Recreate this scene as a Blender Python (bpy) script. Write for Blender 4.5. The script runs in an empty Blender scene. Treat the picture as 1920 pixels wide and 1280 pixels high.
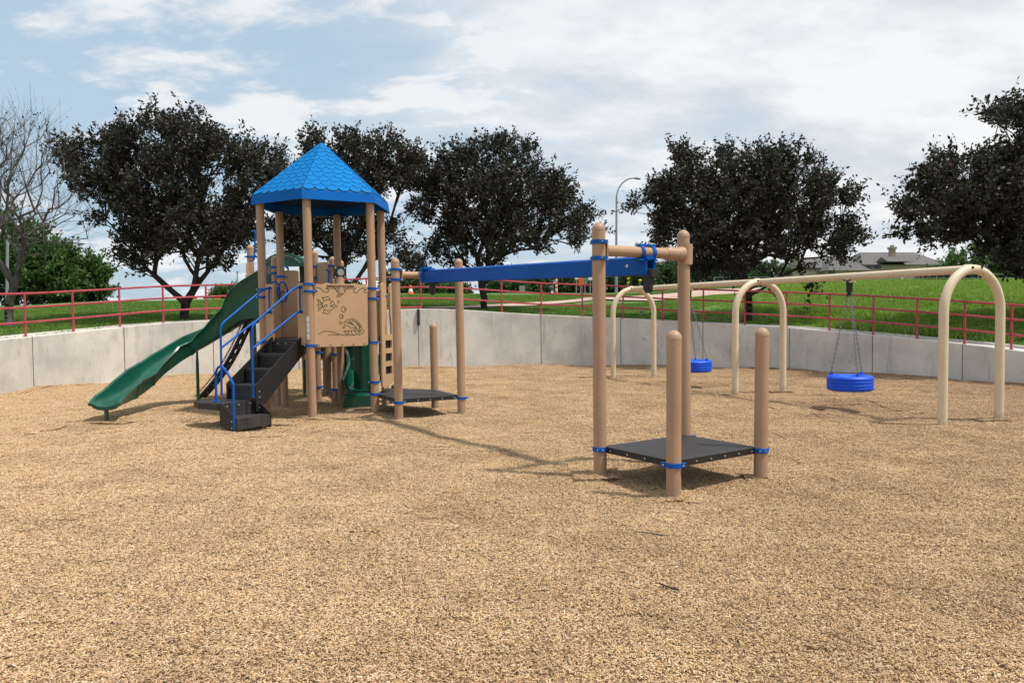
import bpy, math, random
import numpy as np
from mathutils import Vector, Matrix
random.seed(7); RS = np.random.RandomState(11)
R_ = math.radians
scene = bpy.context.scene
COL = scene.collection
# ------------------------------------------------------------------ camera
F = 1450.0; EYE = 1.6; TILT = math.atan(54 / F); ROLL = -0.009
cd = bpy.data.cameras.new('camera'); cam = bpy.data.objects.new('camera', cd); COL.objects.link(cam)
cd.sensor_width = 36; cd.lens = 36 * F / 1920; cd.clip_start = .05; cd.clip_end = 3000
CM = (Matrix.Rotation(math.pi / 2 - TILT, 4, 'X') @ Matrix.Rotation(ROLL, 4, 'Z'))
cam.matrix_world = Matrix.Translation((0, 0, EYE)) @ CM
scene.camera = cam
# ------------------------------------------------------------------ sun and sky
SUNV = Vector((1.0, -0.33, 2.15)).normalized()
elev = math.asin(SUNV.z); az = math.atan2(SUNV.x, SUNV.y)
sl = bpy.data.lights.new('sun', 'SUN'); sun = bpy.data.objects.new('sun', sl); COL.objects.link(sun)
sl.energy = 3.4; sl.angle = R_(3.0); sl.color = (1, .95, .87)
sun.rotation_euler = SUNV.to_track_quat('Z', 'Y').to_euler(); sun.location = (5, -5, 20)
w = bpy.data.worlds.new("World"); scene.world = w; w.use_nodes = True
nt = w.node_tree; N = nt.nodes; L = nt.links; N.clear()
def nd(N, t, **k):
    n = N.new(t)
    for a, b in k.items():
        if a.startswith('i_'):
            key = a[2:]; key = int(key) if key.isdigit() else key
            n.inputs[key].default_value = b
        else: setattr(n, a, b)
    return n
sky = nd(N, 'ShaderNodeTexSky', sky_type='NISHITA', sun_disc=False, sun_elevation=elev, sun_rotation=az, air_density=1.0, dust_density=1.5, ozone_density=1.6)
tc = nd(N, 'ShaderNodeTexCoord'); sep = nd(N, 'ShaderNodeSeparateXYZ'); L.new(tc.outputs['Generated'], sep.inputs[0])
za = nd(N, 'ShaderNodeMath', operation='ADD'); L.new(sep.outputs[2], za.inputs[0]); za.inputs[1].default_value = .24
zm = nd(N, 'ShaderNodeMath', operation='MAXIMUM'); L.new(za.outputs[0], zm.inputs[0]); zm.inputs[1].default_value = .05
dx = nd(N, 'ShaderNodeMath', operation='DIVIDE'); L.new(sep.outputs[0], dx.inputs[0]); L.new(zm.outputs[0], dx.inputs[1])
dy = nd(N, 'ShaderNodeMath', operation='DIVIDE'); L.new(sep.outputs[1], dy.inputs[0]); L.new(zm.outputs[0], dy.inputs[1])
cb = nd(N, 'ShaderNodeCombineXYZ'); L.new(dx.outputs[0], cb.inputs[0]); L.new(dy.outputs[0], cb.inputs[1])
mp = nd(N, 'ShaderNodeMapping'); L.new(cb.outputs[0], mp.inputs[0]); mp.inputs['Rotation'].default_value = (0, 0, -.30); mp.inputs['Location'].default_value = (4.3, 2.2, 0); mp.inputs['Scale'].default_value = (.85, 1.25, 1)
def noise(sc, det, ro, di, off=0):
    n = nd(N, 'ShaderNodeTexNoise'); n.inputs['Scale'].default_value = sc; n.inputs['Detail'].default_value = det; n.inputs['Roughness'].default_value = ro; n.inputs['Distortion'].default_value = di
    m2 = nd(N, 'ShaderNodeMapping'); L.new(mp.outputs[0], m2.inputs[0]); m2.inputs['Location'].default_value = (off, off * .7, off * .3); L.new(m2.outputs[0], n.inputs['Vector']); return n.outputs[0]
def mth(op, a, b, c=None):
    n = nd(N, 'ShaderNodeMath', operation=op)
    for k, v in enumerate((a, b, c)):
        if v is None: continue
        if isinstance(v, (int, float)): n.inputs[k].default_value = v
        else: L.new(v, n.inputs[k])
    return n.outputs[0]
def ramp(x, a, b, ca=(0, 0, 0), cb_=(1, 1, 1)):
    r = nd(N, 'ShaderNodeValToRGB'); r.color_ramp.interpolation = 'EASE'; L.new(x, r.inputs[0]); e = r.color_ramp.elements; e[0].position = a; e[0].color = (*ca, 1); e[1].position = b; e[1].color = (*cb_, 1); return r.outputs[0]
big = noise(.55, 3, .5, 0, 0); mid_ = noise(1.9, 9, .58, .12, 5); fine = noise(5.5, 10, .6, .2, 9)
cover = mth('MULTIPLY_ADD', sep.outputs[0], .24, mth('MULTIPLY_ADD', mid_, .42, mth('MULTIPLY', big, .62)))
cover = mth('MULTIPLY_ADD', sep.outputs[2], .22, cover)
veil = ramp(cover, .40, .70)
puff = ramp(mth('MULTIPLY_ADD', fine, .6, mid_), .74, .90)
mask = mth('MAXIMUM', veil, mth('MULTIPLY', puff, .85))
cc = ramp(mth('MULTIPLY_ADD', fine, .3, mid_), .50, .76, (5.5, 5.95, 6.45), (7.5, 7.55, 7.6))
bl = nd(N, 'ShaderNodeMix', data_type='RGBA'); bl.inputs[0].default_value = .8          # thin high veil over the blue
L.new(sky.outputs[0], bl.inputs[6]); bl.inputs[7].default_value = (4.2, 5.45, 6.5, 1)
mm = nd(N, 'ShaderNodeMix', data_type='RGBA'); L.new(mask, mm.inputs[0]); L.new(bl.outputs[2], mm.inputs[6]); L.new(cc, mm.inputs[7])
bg = nd(N, 'ShaderNodeBackground'); L.new(mm.outputs[2], bg.inputs[0]); bg.inputs[1].default_value = .10
wo = nd(N, 'ShaderNodeOutputWorld'); L.new(bg.outputs[0], wo.inputs[0])
vs = scene.view_settings; vs.view_transform = 'Standard'; vs.look = 'None'; vs.gamma = 1; vs.exposure = 0.32; vs.use_curve_mapping = False
scene.render.engine = 'CYCLES'

# ------------------------------------------------------------------ materials
def mat(name, col, rough=.6, var=.12, scale=4, bump=0, bscale=60, metal=0, spec=.5, col2=None, coord='Object', detail=4, island=0, stretch=None, colsteps=None, coat=0, trans=0):
    m = bpy.data.materials.new(name); m.use_nodes = True; nt = m.node_tree; N = nt.nodes; L = nt.links
    p = N['Principled BSDF']; p.inputs['Roughness'].default_value = rough; p.inputs['Metallic'].default_value = metal
    p.inputs['Specular IOR Level'].default_value = spec; p.inputs['Coat Weight'].default_value = coat
    if coord == 'World': g = N.new('ShaderNodeNewGeometry'); src = g.outputs['Position']
    else: g = N.new('ShaderNodeTexCoord'); src = g.outputs['Object']
    if stretch:
        mpp = N.new('ShaderNodeMapping'); L.new(src, mpp.inputs[0]); mpp.inputs['Scale'].default_value = stretch; src = mpp.outputs[0]
    no = N.new('ShaderNodeTexNoise'); L.new(src, no.inputs['Vector']); no.inputs['Scale'].default_value = scale; no.inputs['Detail'].default_value = detail; no.inputs['Roughness'].default_value = .6
    c2 = col2 or tuple(c * (1 - 2.2 * var) for c in col)
    ra = N.new('ShaderNodeValToRGB'); L.new(no.outputs[0], ra.inputs[0])
    if colsteps:
        while len(ra.color_ramp.elements) < len(colsteps): ra.color_ramp.elements.new(.5)
        for e, (po, c) in zip(ra.color_ramp.elements, colsteps): e.position = po; e.color = (*c, 1)
    else:
        ra.color_ramp.elements[0].position = .3; ra.color_ramp.elements[0].color = (*c2, 1)
        ra.color_ramp.elements[1].position = .62; ra.color_ramp.elements[1].color = (*col, 1)
    out = ra.outputs[0]
    if island:
        g2 = N.new('ShaderNodeNewGeometry'); mr = N.new('ShaderNodeMapRange'); L.new(g2.outputs['Random Per Island'], mr.inputs[0])
        mr.inputs['To Min'].default_value = 1 - island; mr.inputs['To Max'].default_value = 1 + island
        mxx = N.new('ShaderNodeMix'); mxx.data_type = 'RGBA'; mxx.blend_type = 'MULTIPLY'; mxx.inputs[0].default_value = 1
        L.new(out, mxx.inputs[6]); L.new(mr.outputs[0], mxx.inputs[7]); out = mxx.outputs[2]
    L.new(out, p.inputs['Base Color'])
    if bump:
        nb = N.new('ShaderNodeTexNoise'); L.new(src, nb.inputs['Vector']); nb.inputs['Scale'].default_value = bscale; nb.inputs['Detail'].default_value = 3
        bu = N.new('ShaderNodeBump'); bu.inputs['Strength'].default_value = bump; bu.inputs['Distance'].default_value = .01
        L.new(nb.outputs[0], bu.inputs['Height']); L.new(bu.outputs[0], p.inputs['Normal'])
    return m
def leafmat(name, ramp, rough=.5, trans=.25, spec=.4):
    m = bpy.data.materials.new(name); m.use_nodes = True; N = m.node_tree.nodes; L = m.node_tree.links
    p = N['Principled BSDF']; g = N.new('ShaderNodeNewGeometry'); ra = N.new('ShaderNodeValToRGB')
    L.new(g.outputs['Random Per Island'], ra.inputs[0])
    while len(ra.color_ramp.elements) < len(ramp): ra.color_ramp.elements.new(.5)
    for e, (po, c) in zip(ra.color_ramp.elements, ramp): e.position = po; e.color = (*c, 1)
    L.new(ra.outputs[0], p.inputs['Base Color']); p.inputs['Roughness'].default_value = rough; p.inputs['Specular IOR Level'].default_value = spec
    if trans:
        t = N.new('ShaderNodeBsdfTranslucent'); L.new(ra.outputs[0], t.inputs[0]); ms = N.new('ShaderNodeMixShader'); ms.inputs[0].default_value = trans
        L.new(p.outputs[0], ms.inputs[1]); L.new(t.outputs[0], ms.inputs[2]); L.new(ms.outputs[0], N['Material Output'].inputs[0])
    return m
def perfmat(name, base, sc=45):
    m = mat(name, base, .55, .15, 6, .15, 90); N = m.node_tree.nodes; L = m.node_tree.links; p = N['Principled BSDF']
    ra = [n for n in N if n.type == 'VALTORGB'][0]; tcn = [n for n in N if n.type == 'TEX_COORD'][0]
    mp = N.new('ShaderNodeMapping'); L.new(tcn.outputs['Object'], mp.inputs[0]); mp.inputs['Rotation'].default_value = (0, 0, R_(34))
    v = N.new('ShaderNodeTexVoronoi'); v.inputs['Scale'].default_value = sc; v.inputs['Randomness'].default_value = 0; v.voronoi_dimensions = '3D'; L.new(mp.outputs[0], v.inputs['Vector'])
    lt = N.new('ShaderNodeMath'); lt.operation = 'LESS_THAN'; L.new(v.outputs['Distance'], lt.inputs[0]); lt.inputs[1].default_value = .36
    mx = N.new('ShaderNodeMix'); mx.data_type = 'RGBA'; L.new(lt.outputs[0], mx.inputs[0]); L.new(ra.outputs[0], mx.inputs[6]); mx.inputs[7].default_value = (.004, .004, .005, 1)
    L.new(mx.outputs[2], p.inputs['Base Color']); return m
M = {}
M['tan'] = mat('tan_paint', (.41, .255, .16), .5, .05, 3, .12, 140, col2=(.36, .222, .142), spec=.35)
M['tan_panel'] = mat('tan_plastic', (.52, .33, .19), .5, .04, 2.5, .15, 160, spec=.4)
M['cream'] = mat('cream_paint', (.68, .55, .39), .42, .04, 3, .08, 140, spec=.4)
M['blue'] = mat('blue_paint', (.0, .095, .42), .42, .12, 6, .06, 80, spec=.2)
M['beam'] = mat('beam_blue', (.0, .08, .40), .36, .08, 3, .04, 60, spec=.15)
M['roof'] = mat('roof_blue', (.0, .165, .47), .65, .06, 1.5, .1, 120, spec=.1)
M['fascia'] = mat('fascia_blue', (.0, .12, .47), .6, .06, 2, .08, 100, spec=.12)
M['roof_shade'] = mat('shaded_roof_blue', (.0, .03, .12), .6)  # blue darkened to paint in the shade under the roof
M['tire'] = mat('tire_blue', (.0, .085, .72), .5, .06, 8, .1, 90, spec=.4)
M['green'] = mat('slide_green', (.004, .085, .052), .28, .1, 3, .04, 60, spec=.5)
M['deck'] = perfmat('deck_black', (.034, .031, .033), 19)
M['deckedge'] = mat('deck_edge_black', (.014, .013, .014), .5, .15, 6, .15, 90)
M['black'] = mat('black_rubber', (.012, .012, .014), .55, .1)
M['steel'] = mat('bolt_steel', (.62, .6, .56), .35, .1, 30, metal=.7)
M['chain'] = mat('chain_steel', (.28, .28, .28), .45, .15, 30, metal=.6)
M['rail'] = mat('faded_red_paint', (.45, .07, .09), .5, .12, 5, .12, 60, col2=(.34, .05, .065), spec=.35)
M['groove'] = mat('groove_green', (.02, .04, .012), .7)
M['sticker'] = mat('sticker_white', (.75, .76, .7), .5, .12, 60)
M['bark'] = mat('bark', (.06, .048, .042), .95, .2, 9, .35, 25, stretch=(1, 1, .25), spec=.1)
M['barkgrey'] = mat('bark_grey', (.14, .125, .115), .95, .3, 6, .3, 25, stretch=(1, 1, .25), spec=.1)
M['galv'] = mat('galvanised', (.30, .32, .34), .55, .12, 20, metal=.3)
M['orange'] = mat('orange_plastic', (.85, .11, .01), .5, .06)
M['white'] = mat('white_paint', (.75, .75, .75), .5, .06)
M['yellow'] = mat('yellow_paint', (.6, .38, .02), .5, .06)
M['path'] = mat('path_concrete', (.46, .33, .27), .9, .08, .8, .4, 30, coord='World')
M['plinth'] = mat('tan_block', (.36, .29, .21), .9, .15, 2, .5, 20, coord='World')
M['shingle'] = mat('roof_shingle', (.13, .125, .125), .9, .18, 3, .6, 12)
M['siding'] = mat('siding', (.48, .39, .30), .8, .1, 1)
M['stone'] = mat('chimney_stone', (.36, .29, .22), .9, .2, 4, .5, 8)
M['glass'] = mat('dark_window', (.02, .025, .03), .15, .1)
M['purple'] = leafmat('leaf_purple', [(0, (.010, .010, .008)), (.3, (.023, .022, .017)), (.55, (.036, .042, .026)), (.85, (.066, .070, .052)), (.965, (.042, .020, .020)), (1, (.09, .022, .03))], .55, .25, .3)
M['gleaf'] = leafmat('leaf_green', [(0, (.03, .075, .016)), (.5, (.05, .115, .024)), (1, (.09, .17, .04))], .55, .3)
M['gleaf2'] = leafmat('leaf_shrub', [(0, (.028, .06, .014)), (.5, (.05, .10, .024)), (1, (.09, .15, .045))], .55, .3)
M['blade'] = leafmat('grass_blade', [(0, (.12, .24, .016)), (.4, (.19, .35, .03)), (.8, (.30, .45, .07)), (.94, (.40, .50, .13)), (1, (.55, .55, .33))], .5, .35, .3)
M['lawn_blade'] = leafmat('lawn_blade', [(0, (.08, .17, .015)), (.6, (.12, .23, .025)), (1, (.20, .29, .07))], .55, .3, .3)
M['chip'] = leafmat('wood_chip', [(0, (.12, .07, .04)), (.1, (.30, .18, .10)), (.3, (.50, .33, .19)), (.45, (.60, .43, .21)), (.6, (.60, .42, .30)), (.8, (.68, .50, .29)), (.93, (.74, .58, .38)), (1, (.78, .70, .56))], .75, 0, .25)
def tintchip(m):
    N = m.node_tree.nodes; L = m.node_tree.links; p = N['Principled BSDF']; ra = [n for n in N if n.type == 'VALTORGB'][0]
    g = N.new('ShaderNodeNewGeometry'); no = N.new('ShaderNodeTexNoise'); L.new(g.outputs['Position'], no.inputs['Vector']); no.inputs['Scale'].default_value = 1.1; no.inputs['Detail'].default_value = 7; no.inputs['Roughness'].default_value = .72
    sp = N.new('ShaderNodeSeparateXYZ'); L.new(g.outputs['Position'], sp.inputs[0])
    a = N.new('ShaderNodeMath'); a.operation = 'MULTIPLY_ADD'; L.new(sp.outputs[0], a.inputs[0]); a.inputs[1].default_value = .018; L.new(no.outputs[0], a.inputs[2])
    r2 = N.new('ShaderNodeValToRGB'); L.new(a.outputs[0], r2.inputs[0])
    r2.color_ramp.elements[0].position = .38; r2.color_ramp.elements[0].color = (1.0, .975, .925, 1)
    r2.color_ramp.elements[1].position = .68; r2.color_ramp.elements[1].color = (.69, .635, .62, 1)
    mx = N.new('ShaderNodeMix'); mx.data_type = 'RGBA'; mx.blend_type = 'MULTIPLY'; mx.inputs[0].default_value = 1
    L.new(ra.outputs[0], mx.inputs[6]); L.new(r2.outputs[0], mx.inputs[7]); L.new(mx.outputs[2], p.inputs['Base Color'])
tintchip(M['chip'])
M['mulch'] = mat('mulch_base', (.34, .22, .125), .95, .25, 40, 1.0, 70, coord='World', detail=8)
M['grass'] = mat('grass_ground', (.085, .165, .022), .95, .2, .5, 1.0, 9, coord='World', detail=12, colsteps=[(.3, (.045, .10, .011)), (.5, (.065, .135, .015)), (.72, (.11, .17, .03))])
def weather(m, amt=.5):
    N = m.node_tree.nodes; L = m.node_tree.links; p = N['Principled BSDF']; src_ = p.inputs['Base Color'].links[0].from_socket
    g = N.new('ShaderNodeNewGeometry'); no = N.new('ShaderNodeTexNoise'); L.new(g.outputs['Position'], no.inputs['Vector']); no.inputs['Scale'].default_value = 7; no.inputs['Detail'].default_value = 8; no.inputs['Roughness'].default_value = .75
    sp = N.new('ShaderNodeSeparateXYZ'); L.new(g.outputs['Position'], sp.inputs[0]); mr = N.new('ShaderNodeMapRange'); L.new(sp.outputs[2], mr.inputs[0]); mr.inputs['From Min'].default_value = 0; mr.inputs['From Max'].default_value = .30; mr.inputs['To Min'].default_value = .26; mr.inputs['To Max'].default_value = 0
    a = N.new('ShaderNodeMath'); a.operation = 'ADD'; L.new(no.outputs[0], a.inputs[0]); L.new(mr.outputs[0], a.inputs[1])
    r = N.new('ShaderNodeValToRGB'); L.new(a.outputs[0], r.inputs[0]); r.color_ramp.elements[0].position = .60; r.color_ramp.elements[0].color = (0, 0, 0, 1); r.color_ramp.elements[1].position = .72; r.color_ramp.elements[1].color = (amt, amt, amt, 1)
    mx = N.new('ShaderNodeMix'); mx.data_type = 'RGBA'; L.new(r.outputs[0], mx.inputs[0]); L.new(src_, mx.inputs[6]); mx.inputs[7].default_value = (.30, .23, .17, 1); L.new(mx.outputs[2], p.inputs['Base Color'])
weather(M['tan'], .5); weather(M['cream'], .45); weather(M['deck'], .07); weather(M['deckedge'], .03); weather(M['green'], .10)
def concmat():
    m = mat('concrete', (.56, .54, .50), .9, .1, 1.1, .35, 25, coord='World', detail=9, colsteps=[(.3, (.45, .435, .41)), (.44, (.55, .53, .49)), (.52, (.60, .575, .53)), (.62, (.67, .64, .585))])
    N = m.node_tree.nodes; L = m.node_tree.links; p = N['Principled BSDF']; ra = [n for n in N if n.type == 'VALTORGB'][0]
    g = N.new('ShaderNodeNewGeometry'); mp = N.new('ShaderNodeMapping'); L.new(g.outputs['Position'], mp.inputs[0]); mp.inputs['Scale'].default_value = (1, 1, .45)
    no = N.new('ShaderNodeTexNoise'); L.new(mp.outputs[0], no.inputs['Vector']); no.inputs['Scale'].default_value = 3.4; no.inputs['Detail'].default_value = 10; no.inputs['Roughness'].default_value = .75
    r = N.new('ShaderNodeValToRGB'); L.new(no.outputs[0], r.inputs[0]); r.color_ramp.elements[0].position = .60; r.color_ramp.elements[0].color = (1, 1, 1, 1); r.color_ramp.elements[1].position = .68; r.color_ramp.elements[1].color = (.60, .55, .48, 1)
    r.color_ramp.elements.new(.42).color = (1, 1, 1, 1); r.color_ramp.elements.new(.34).color = (.80, .79, .78, 1)
    mx = N.new('ShaderNodeMix'); mx.data_type = 'RGBA'; mx.blend_type = 'MULTIPLY'; mx.inputs[0].default_value = 1
    L.new(ra.outputs[0], mx.inputs[6]); L.new(r.outputs[0], mx.inputs[7])
    mp2 = N.new('ShaderNodeMapping'); L.new(g.outputs['Position'], mp2.inputs[0]); mp2.inputs['Scale'].default_value = (1, 1, .09); n3 = N.new('ShaderNodeTexNoise'); L.new(mp2.outputs[0], n3.inputs['Vector']); n3.inputs['Scale'].default_value = 5; n3.inputs['Detail'].default_value = 6; n3.inputs['Roughness'].default_value = .7
    r3 = N.new('ShaderNodeValToRGB'); L.new(n3.outputs[0], r3.inputs[0]); r3.color_ramp.elements[0].position = .56; r3.color_ramp.elements[0].color = (1, 1, 1, 1); r3.color_ramp.elements[1].position = .70; r3.color_ramp.elements[1].color = (.76, .74, .71, 1)
    mx3 = N.new('ShaderNodeMix'); mx3.data_type = 'RGBA'; mx3.blend_type = 'MULTIPLY'; mx3.inputs[0].default_value = 1; L.new(mx.outputs[2], mx3.inputs[6]); L.new(r3.outputs[0], mx3.inputs[7])
    n4 = N.new('ShaderNodeTexNoise'); L.new(g.outputs['Position'], n4.inputs['Vector']); n4.inputs['Scale'].default_value = 14; n4.inputs['Detail'].default_value = 6; n4.inputs['Roughness'].default_value = .8
    r4 = N.new('ShaderNodeValToRGB'); L.new(n4.outputs[0], r4.inputs[0]); r4.color_ramp.elements[0].position = .62; r4.color_ramp.elements[0].color = (1, 1, 1, 1); r4.color_ramp.elements[1].position = .67; r4.color_ramp.elements[1].color = (.62, .60, .57, 1)
    mx4 = N.new('ShaderNodeMix'); mx4.data_type = 'RGBA'; mx4.blend_type = 'MULTIPLY'; mx4.inputs[0].default_value = 1; L.new(mx3.outputs[2], mx4.inputs[6]); L.new(r4.outputs[0], mx4.inputs[7]); L.new(mx4.outputs[2], p.inputs['Base Color']); return m
M['conc'] = concmat()
M['sealant'] = mat('joint_sealant', (.22, .15, .09), .9, .3, 5)

# ------------------------------------------------------------------ mesh helpers
class MB:
    def __init__(s): s.v = []; s.f = []; s.m = []
    def add(s, vs, fs, m=0):
        o = len(s.v); s.v += [tuple(v) for v in vs]; s.f += [tuple(i + o for i in f) for f in fs]; s.m += [m] * len(fs); return s
    def box(s, c, size, ax=(1, 0, 0), up=(0, 0, 1), m=0):
        c = Vector(c); x = Vector(ax).normalized(); z = Vector(up); y = z.cross(x).normalized(); z = x.cross(y).normalized()
        vs = [c + x * (sx * size[0] / 2) + y * (sy * size[1] / 2) + z * (sz * size[2] / 2) for sz in (-1, 1) for sx, sy in ((-1, -1), (1, -1), (1, 1), (-1, 1))]
        return s.add(vs, [(3, 2, 1, 0), (4, 5, 6, 7), (0, 1, 5, 4), (1, 2, 6, 5), (2, 3, 7, 6), (3, 0, 4, 7)], m)
    def tube(s, pts, r, n=12, cap=True, m=0, closed=False):
        pts = [Vector(p) for p in pts]; k = len(pts); rr = r if isinstance(r, (list, tuple)) else [r] * k
        T = []
        for i in range(k):
            if closed: d = pts[(i + 1) % k] - pts[i - 1]
            else: d = pts[min(i + 1, k - 1)] - pts[max(i - 1, 0)]
            T.append(d.normalized())
        a = Vector((0, 0, 1)) if abs(T[0].z) < .9 else Vector((1, 0, 0))
        u = (a - T[0] * a.dot(T[0])).normalized(); vs = []
        for i in range(k):
            u = (u - T[i] * u.dot(T[i])).normalized(); w_ = T[i].cross(u)
            for j in range(n):
                an = 2 * math.pi * j / n; vs.append(pts[i] + (u * math.cos(an) + w_ * math.sin(an)) * rr[i])
        fs = [(i * n + j, i * n + (j + 1) % n, ((i + 1) % k) * n + (j + 1) % n, ((i + 1) % k) * n + j) for i in range(k if closed else k - 1) for j in range(n)]
        if cap and not closed: fs += [tuple(range(n - 1, -1, -1)), tuple((k - 1) * n + j for j in range(n))]
        return s.add(vs, fs, m)
    def prism(s, poly, z0, z1, m=0, mtop=None):
        n = len(poly); vs = [(x, y, z0) for x, y in poly] + [(x, y, z1) for x, y in poly]
        s.add(vs, [tuple(range(n - 1, -1, -1))] + [(i, (i + 1) % n, n + (i + 1) % n, n + i) for i in range(n)], m)
        return s.add([(x, y, z1) for x, y in poly], [tuple(range(n))], m if mtop is None else mtop)
    def plate(s, o, ax, up, poly, th, m=0):
        # poly in plane (ax, up) from origin o, extruded th along the normal both ways
        o = Vector(o); ax = Vector(ax).normalized(); up = Vector(up).normalized(); nn = ax.cross(up).normalized(); n = len(poly)
        vs = [o + ax * a + up * b - nn * th / 2 for a, b in poly] + [o + ax * a + up * b + nn * th / 2 for a, b in poly]
        return s.add(vs, [tuple(range(n - 1, -1, -1)), tuple(range(n, 2 * n))] + [(i, (i + 1) % n, n + (i + 1) % n, n + i) for i in range(n)], m)
    def build(s, name, mats, parent=None, T=(0, 0, 0), smooth=35, bevel=0):
        me = bpy.data.meshes.new(name); t = Vector(T)
        me.from_pydata([tuple(Vector(v) - t) for v in s.v], [], s.f); me.update()
        mats = mats if isinstance(mats, (list, tuple)) else [mats]
        for m in mats: me.materials.append(m)
        me.polygons.foreach_set('material_index', s.m)
        if smooth: me.shade_smooth(); me.set_sharp_from_angle(angle=R_(smooth))
        o = bpy.data.objects.new(name, me); COL.objects.link(o)
        if parent is not None: o.parent = parent
        else: o.location = t
        if bevel:
            b = o.modifiers.new('bevel', 'BEVEL'); b.width = bevel; b.segments = 2; b.limit_method = 'ANGLE'; b.angle_limit = R_(40)
        return o
def tag(o, label=None, cat=None, group=None, kind=None):
    if label: o['label'] = label
    if cat: o['category'] = cat
    if group: o['group'] = group
    if kind: o['kind'] = kind
    return o
def thing(name, label, cat, loc, group=None):
    o = bpy.data.objects.new(name, None); COL.objects.link(o); o.location = loc; o.empty_display_size = .2
    return tag(o, label, cat, group)
def npmesh(name, V, faces, mats, mi=None, T=(0, 0, 0), smooth=False):
    me = bpy.data.meshes.new(name); V = np.asarray(V, dtype=np.float32) - np.asarray(T, dtype=np.float32); faces = np.asarray(faces, dtype=np.int32); k = faces.shape[1]
    me.vertices.add(len(V)); me.vertices.foreach_set('co', V.ravel()); me.loops.add(faces.size); me.loops.foreach_set('vertex_index', faces.ravel())
    me.polygons.add(len(faces)); me.polygons.foreach_set('loop_start', np.arange(len(faces), dtype=np.int32) * k)
    for m in (mats if isinstance(mats, list) else [mats]): me.materials.append(m)
    if mi is not None: me.polygons.foreach_set('material_index', np.asarray(mi, dtype=np.int32))
    me.update(calc_edges=True)
    if smooth: me.shade_smooth()
    return me
# photograph pixel -> place in the world
def ray(x, y): return CM.to_3x3() @ Vector(((x - 960) / F, -(y - 640) / F, -1))
def G(x, y, z=0.0):
    d = ray(x, y); k = (z - EYE) / d.z; return (d.x * k, d.y * k)
def P(x, y, Y):
    d = ray(x, y); k = Y / d.y; return Vector((d.x * k, Y, EYE + d.z * k))

# ------------------------------------------------------------------ bowl wall curve
WL = [(-60, 750, 643), (0, 742, 637), (61, 732, 631), (233, 716, 613), (320, 709, 604), (400, 704, 600), (480, 700.5, 596), (600, 696, 589), (733, 693, 580.5), (790, 692, 578), (872, 690, 580.5), (1015, 687, 590), (1113, 687.5, 594), (1180, 688, 597.5), (1232, 688.5, 600.5), (1317, 690, 605), (1480, 695, 614), (1636, 704.5, 627.5), (1805, 715, 645), (1920, 724, 659), (1990, 731, 669)]
wp = []
for x, yb, yt in WL:
    g = G(x, yb); z = P(x, yt, g[1]).z; wp.append((math.atan2(g[0], g[1] - 10.8), math.hypot(g[0], g[1] - 10.8), z))
wp.sort()
Aw = [a for a, r, z in wp]; Rw = [r for a, r, z in wp]; Zw = [z for a, r, z in wp]
A0, A1 = Aw[0], Aw[-1]
Aw = [-2.6, A0 - .5] + Aw + [A1 + .5, 2.6]; Rw = [11.6, 11.7] + Rw + [12.0, 12.0]; Zw = [.5, .8] + Zw + [.5, .4]
ga = np.linspace(-2.6, 2.6, 521); gr = np.interp(ga, Aw, Rw); gz = np.interp(ga, Aw, Zw)
ker = np.hanning(25); ker /= ker.sum()
gr = np.convolve(np.pad(gr, 12, 'edge'), ker, 'valid'); gz = np.convolve(np.pad(gz, 5, 'edge'), np.ones(11) / 11, 'valid')
def wr(a): return float(np.interp(a, ga, gr))
def wz(a): return float(np.interp(a, ga, gz))
def wpt(a, d=0, z=0): r = wr(a) + d; return Vector((r * math.sin(a), 10.8 + r * math.cos(a), z))
def px2a(px):     # wall angle seen at photo column px
    lo, hi = -2.0, 2.0
    for _ in range(40):
        md = (lo + hi) / 2; q = wpt(md)
        if q.y < .5: v = -1e9 if md < 0 else 1e9
        else: v = 960 + F * q.x / q.y * math.cos(TILT)
        if v < px: lo = md
        else: hi = md
    return (lo + hi) / 2
# terrain outside the bowl
CP = [-400, 0, 200, 400, 600, 750, 1000, 1150, 1250, 1340, 1500, 1700, 1900, 2400]
CY = [580, 575, 566, 562, 557, 553, 552, 551, 547, 541, 536, 531, 530, 530]
CD = [42, 42, 42, 42, 42, 40, 40, 38, 32, 25, 21, 18, 17, 16]
def terrain(X, Y):
    X = np.asarray(X, float); Y = np.asarray(Y, float); a = np.arctan2(X, Y - 10.8); r = np.hypot(X, Y - 10.8)
    d = r - np.interp(a, ga, gr); zt = np.interp(a, ga, gz) - .04
    yy = np.maximum(Y, 4); px = np.clip(960 + F * X / yy, -400, 2400)
    D = np.interp(px, CP, CD); yc = np.interp(px, CP, CY); h = 586 + .009 * (960 - px)
    wrr = np.interp(a, ga, gr); dist = np.maximum((10.8 + (wrr + D) * np.cos(a)), 12)
    zc = 1.6 + (h - yc) * dist / F
    t = np.clip((d - 1.2) / (D - 1.2), 0, 1); s = 1 - (1 - t) ** 1.6
    z = zt + (zc - zt) * s
    over = np.clip((d - D) / 25, 0, 1); z = z - .5 * over * over * (3 - 2 * over)
    n = .05 * np.sin(X * .7 + 1.3 * np.sin(Y * .31)) * np.sin(Y * .55 + X * .2) * np.clip(d / 4 - .5, 0, 1)
    return z + n * (1 - over)
def tz(x, y): return float(terrain([x], [y])[0])
def on(px, Y):
    X = (px - 960) / F * Y * math.cos(TILT) ; return Vector((X, Y, tz(X, Y)))
def hit(px, py, y0=23):
    d = ray(px, py); Y = y0
    while Y < 120:
        k = Y / d.y; z = EYE + d.z * k
        if z <= tz(d.x * k, Y): break
        Y += .15
    return Vector((d.x * k, Y, tz(d.x * k, Y)))

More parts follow.
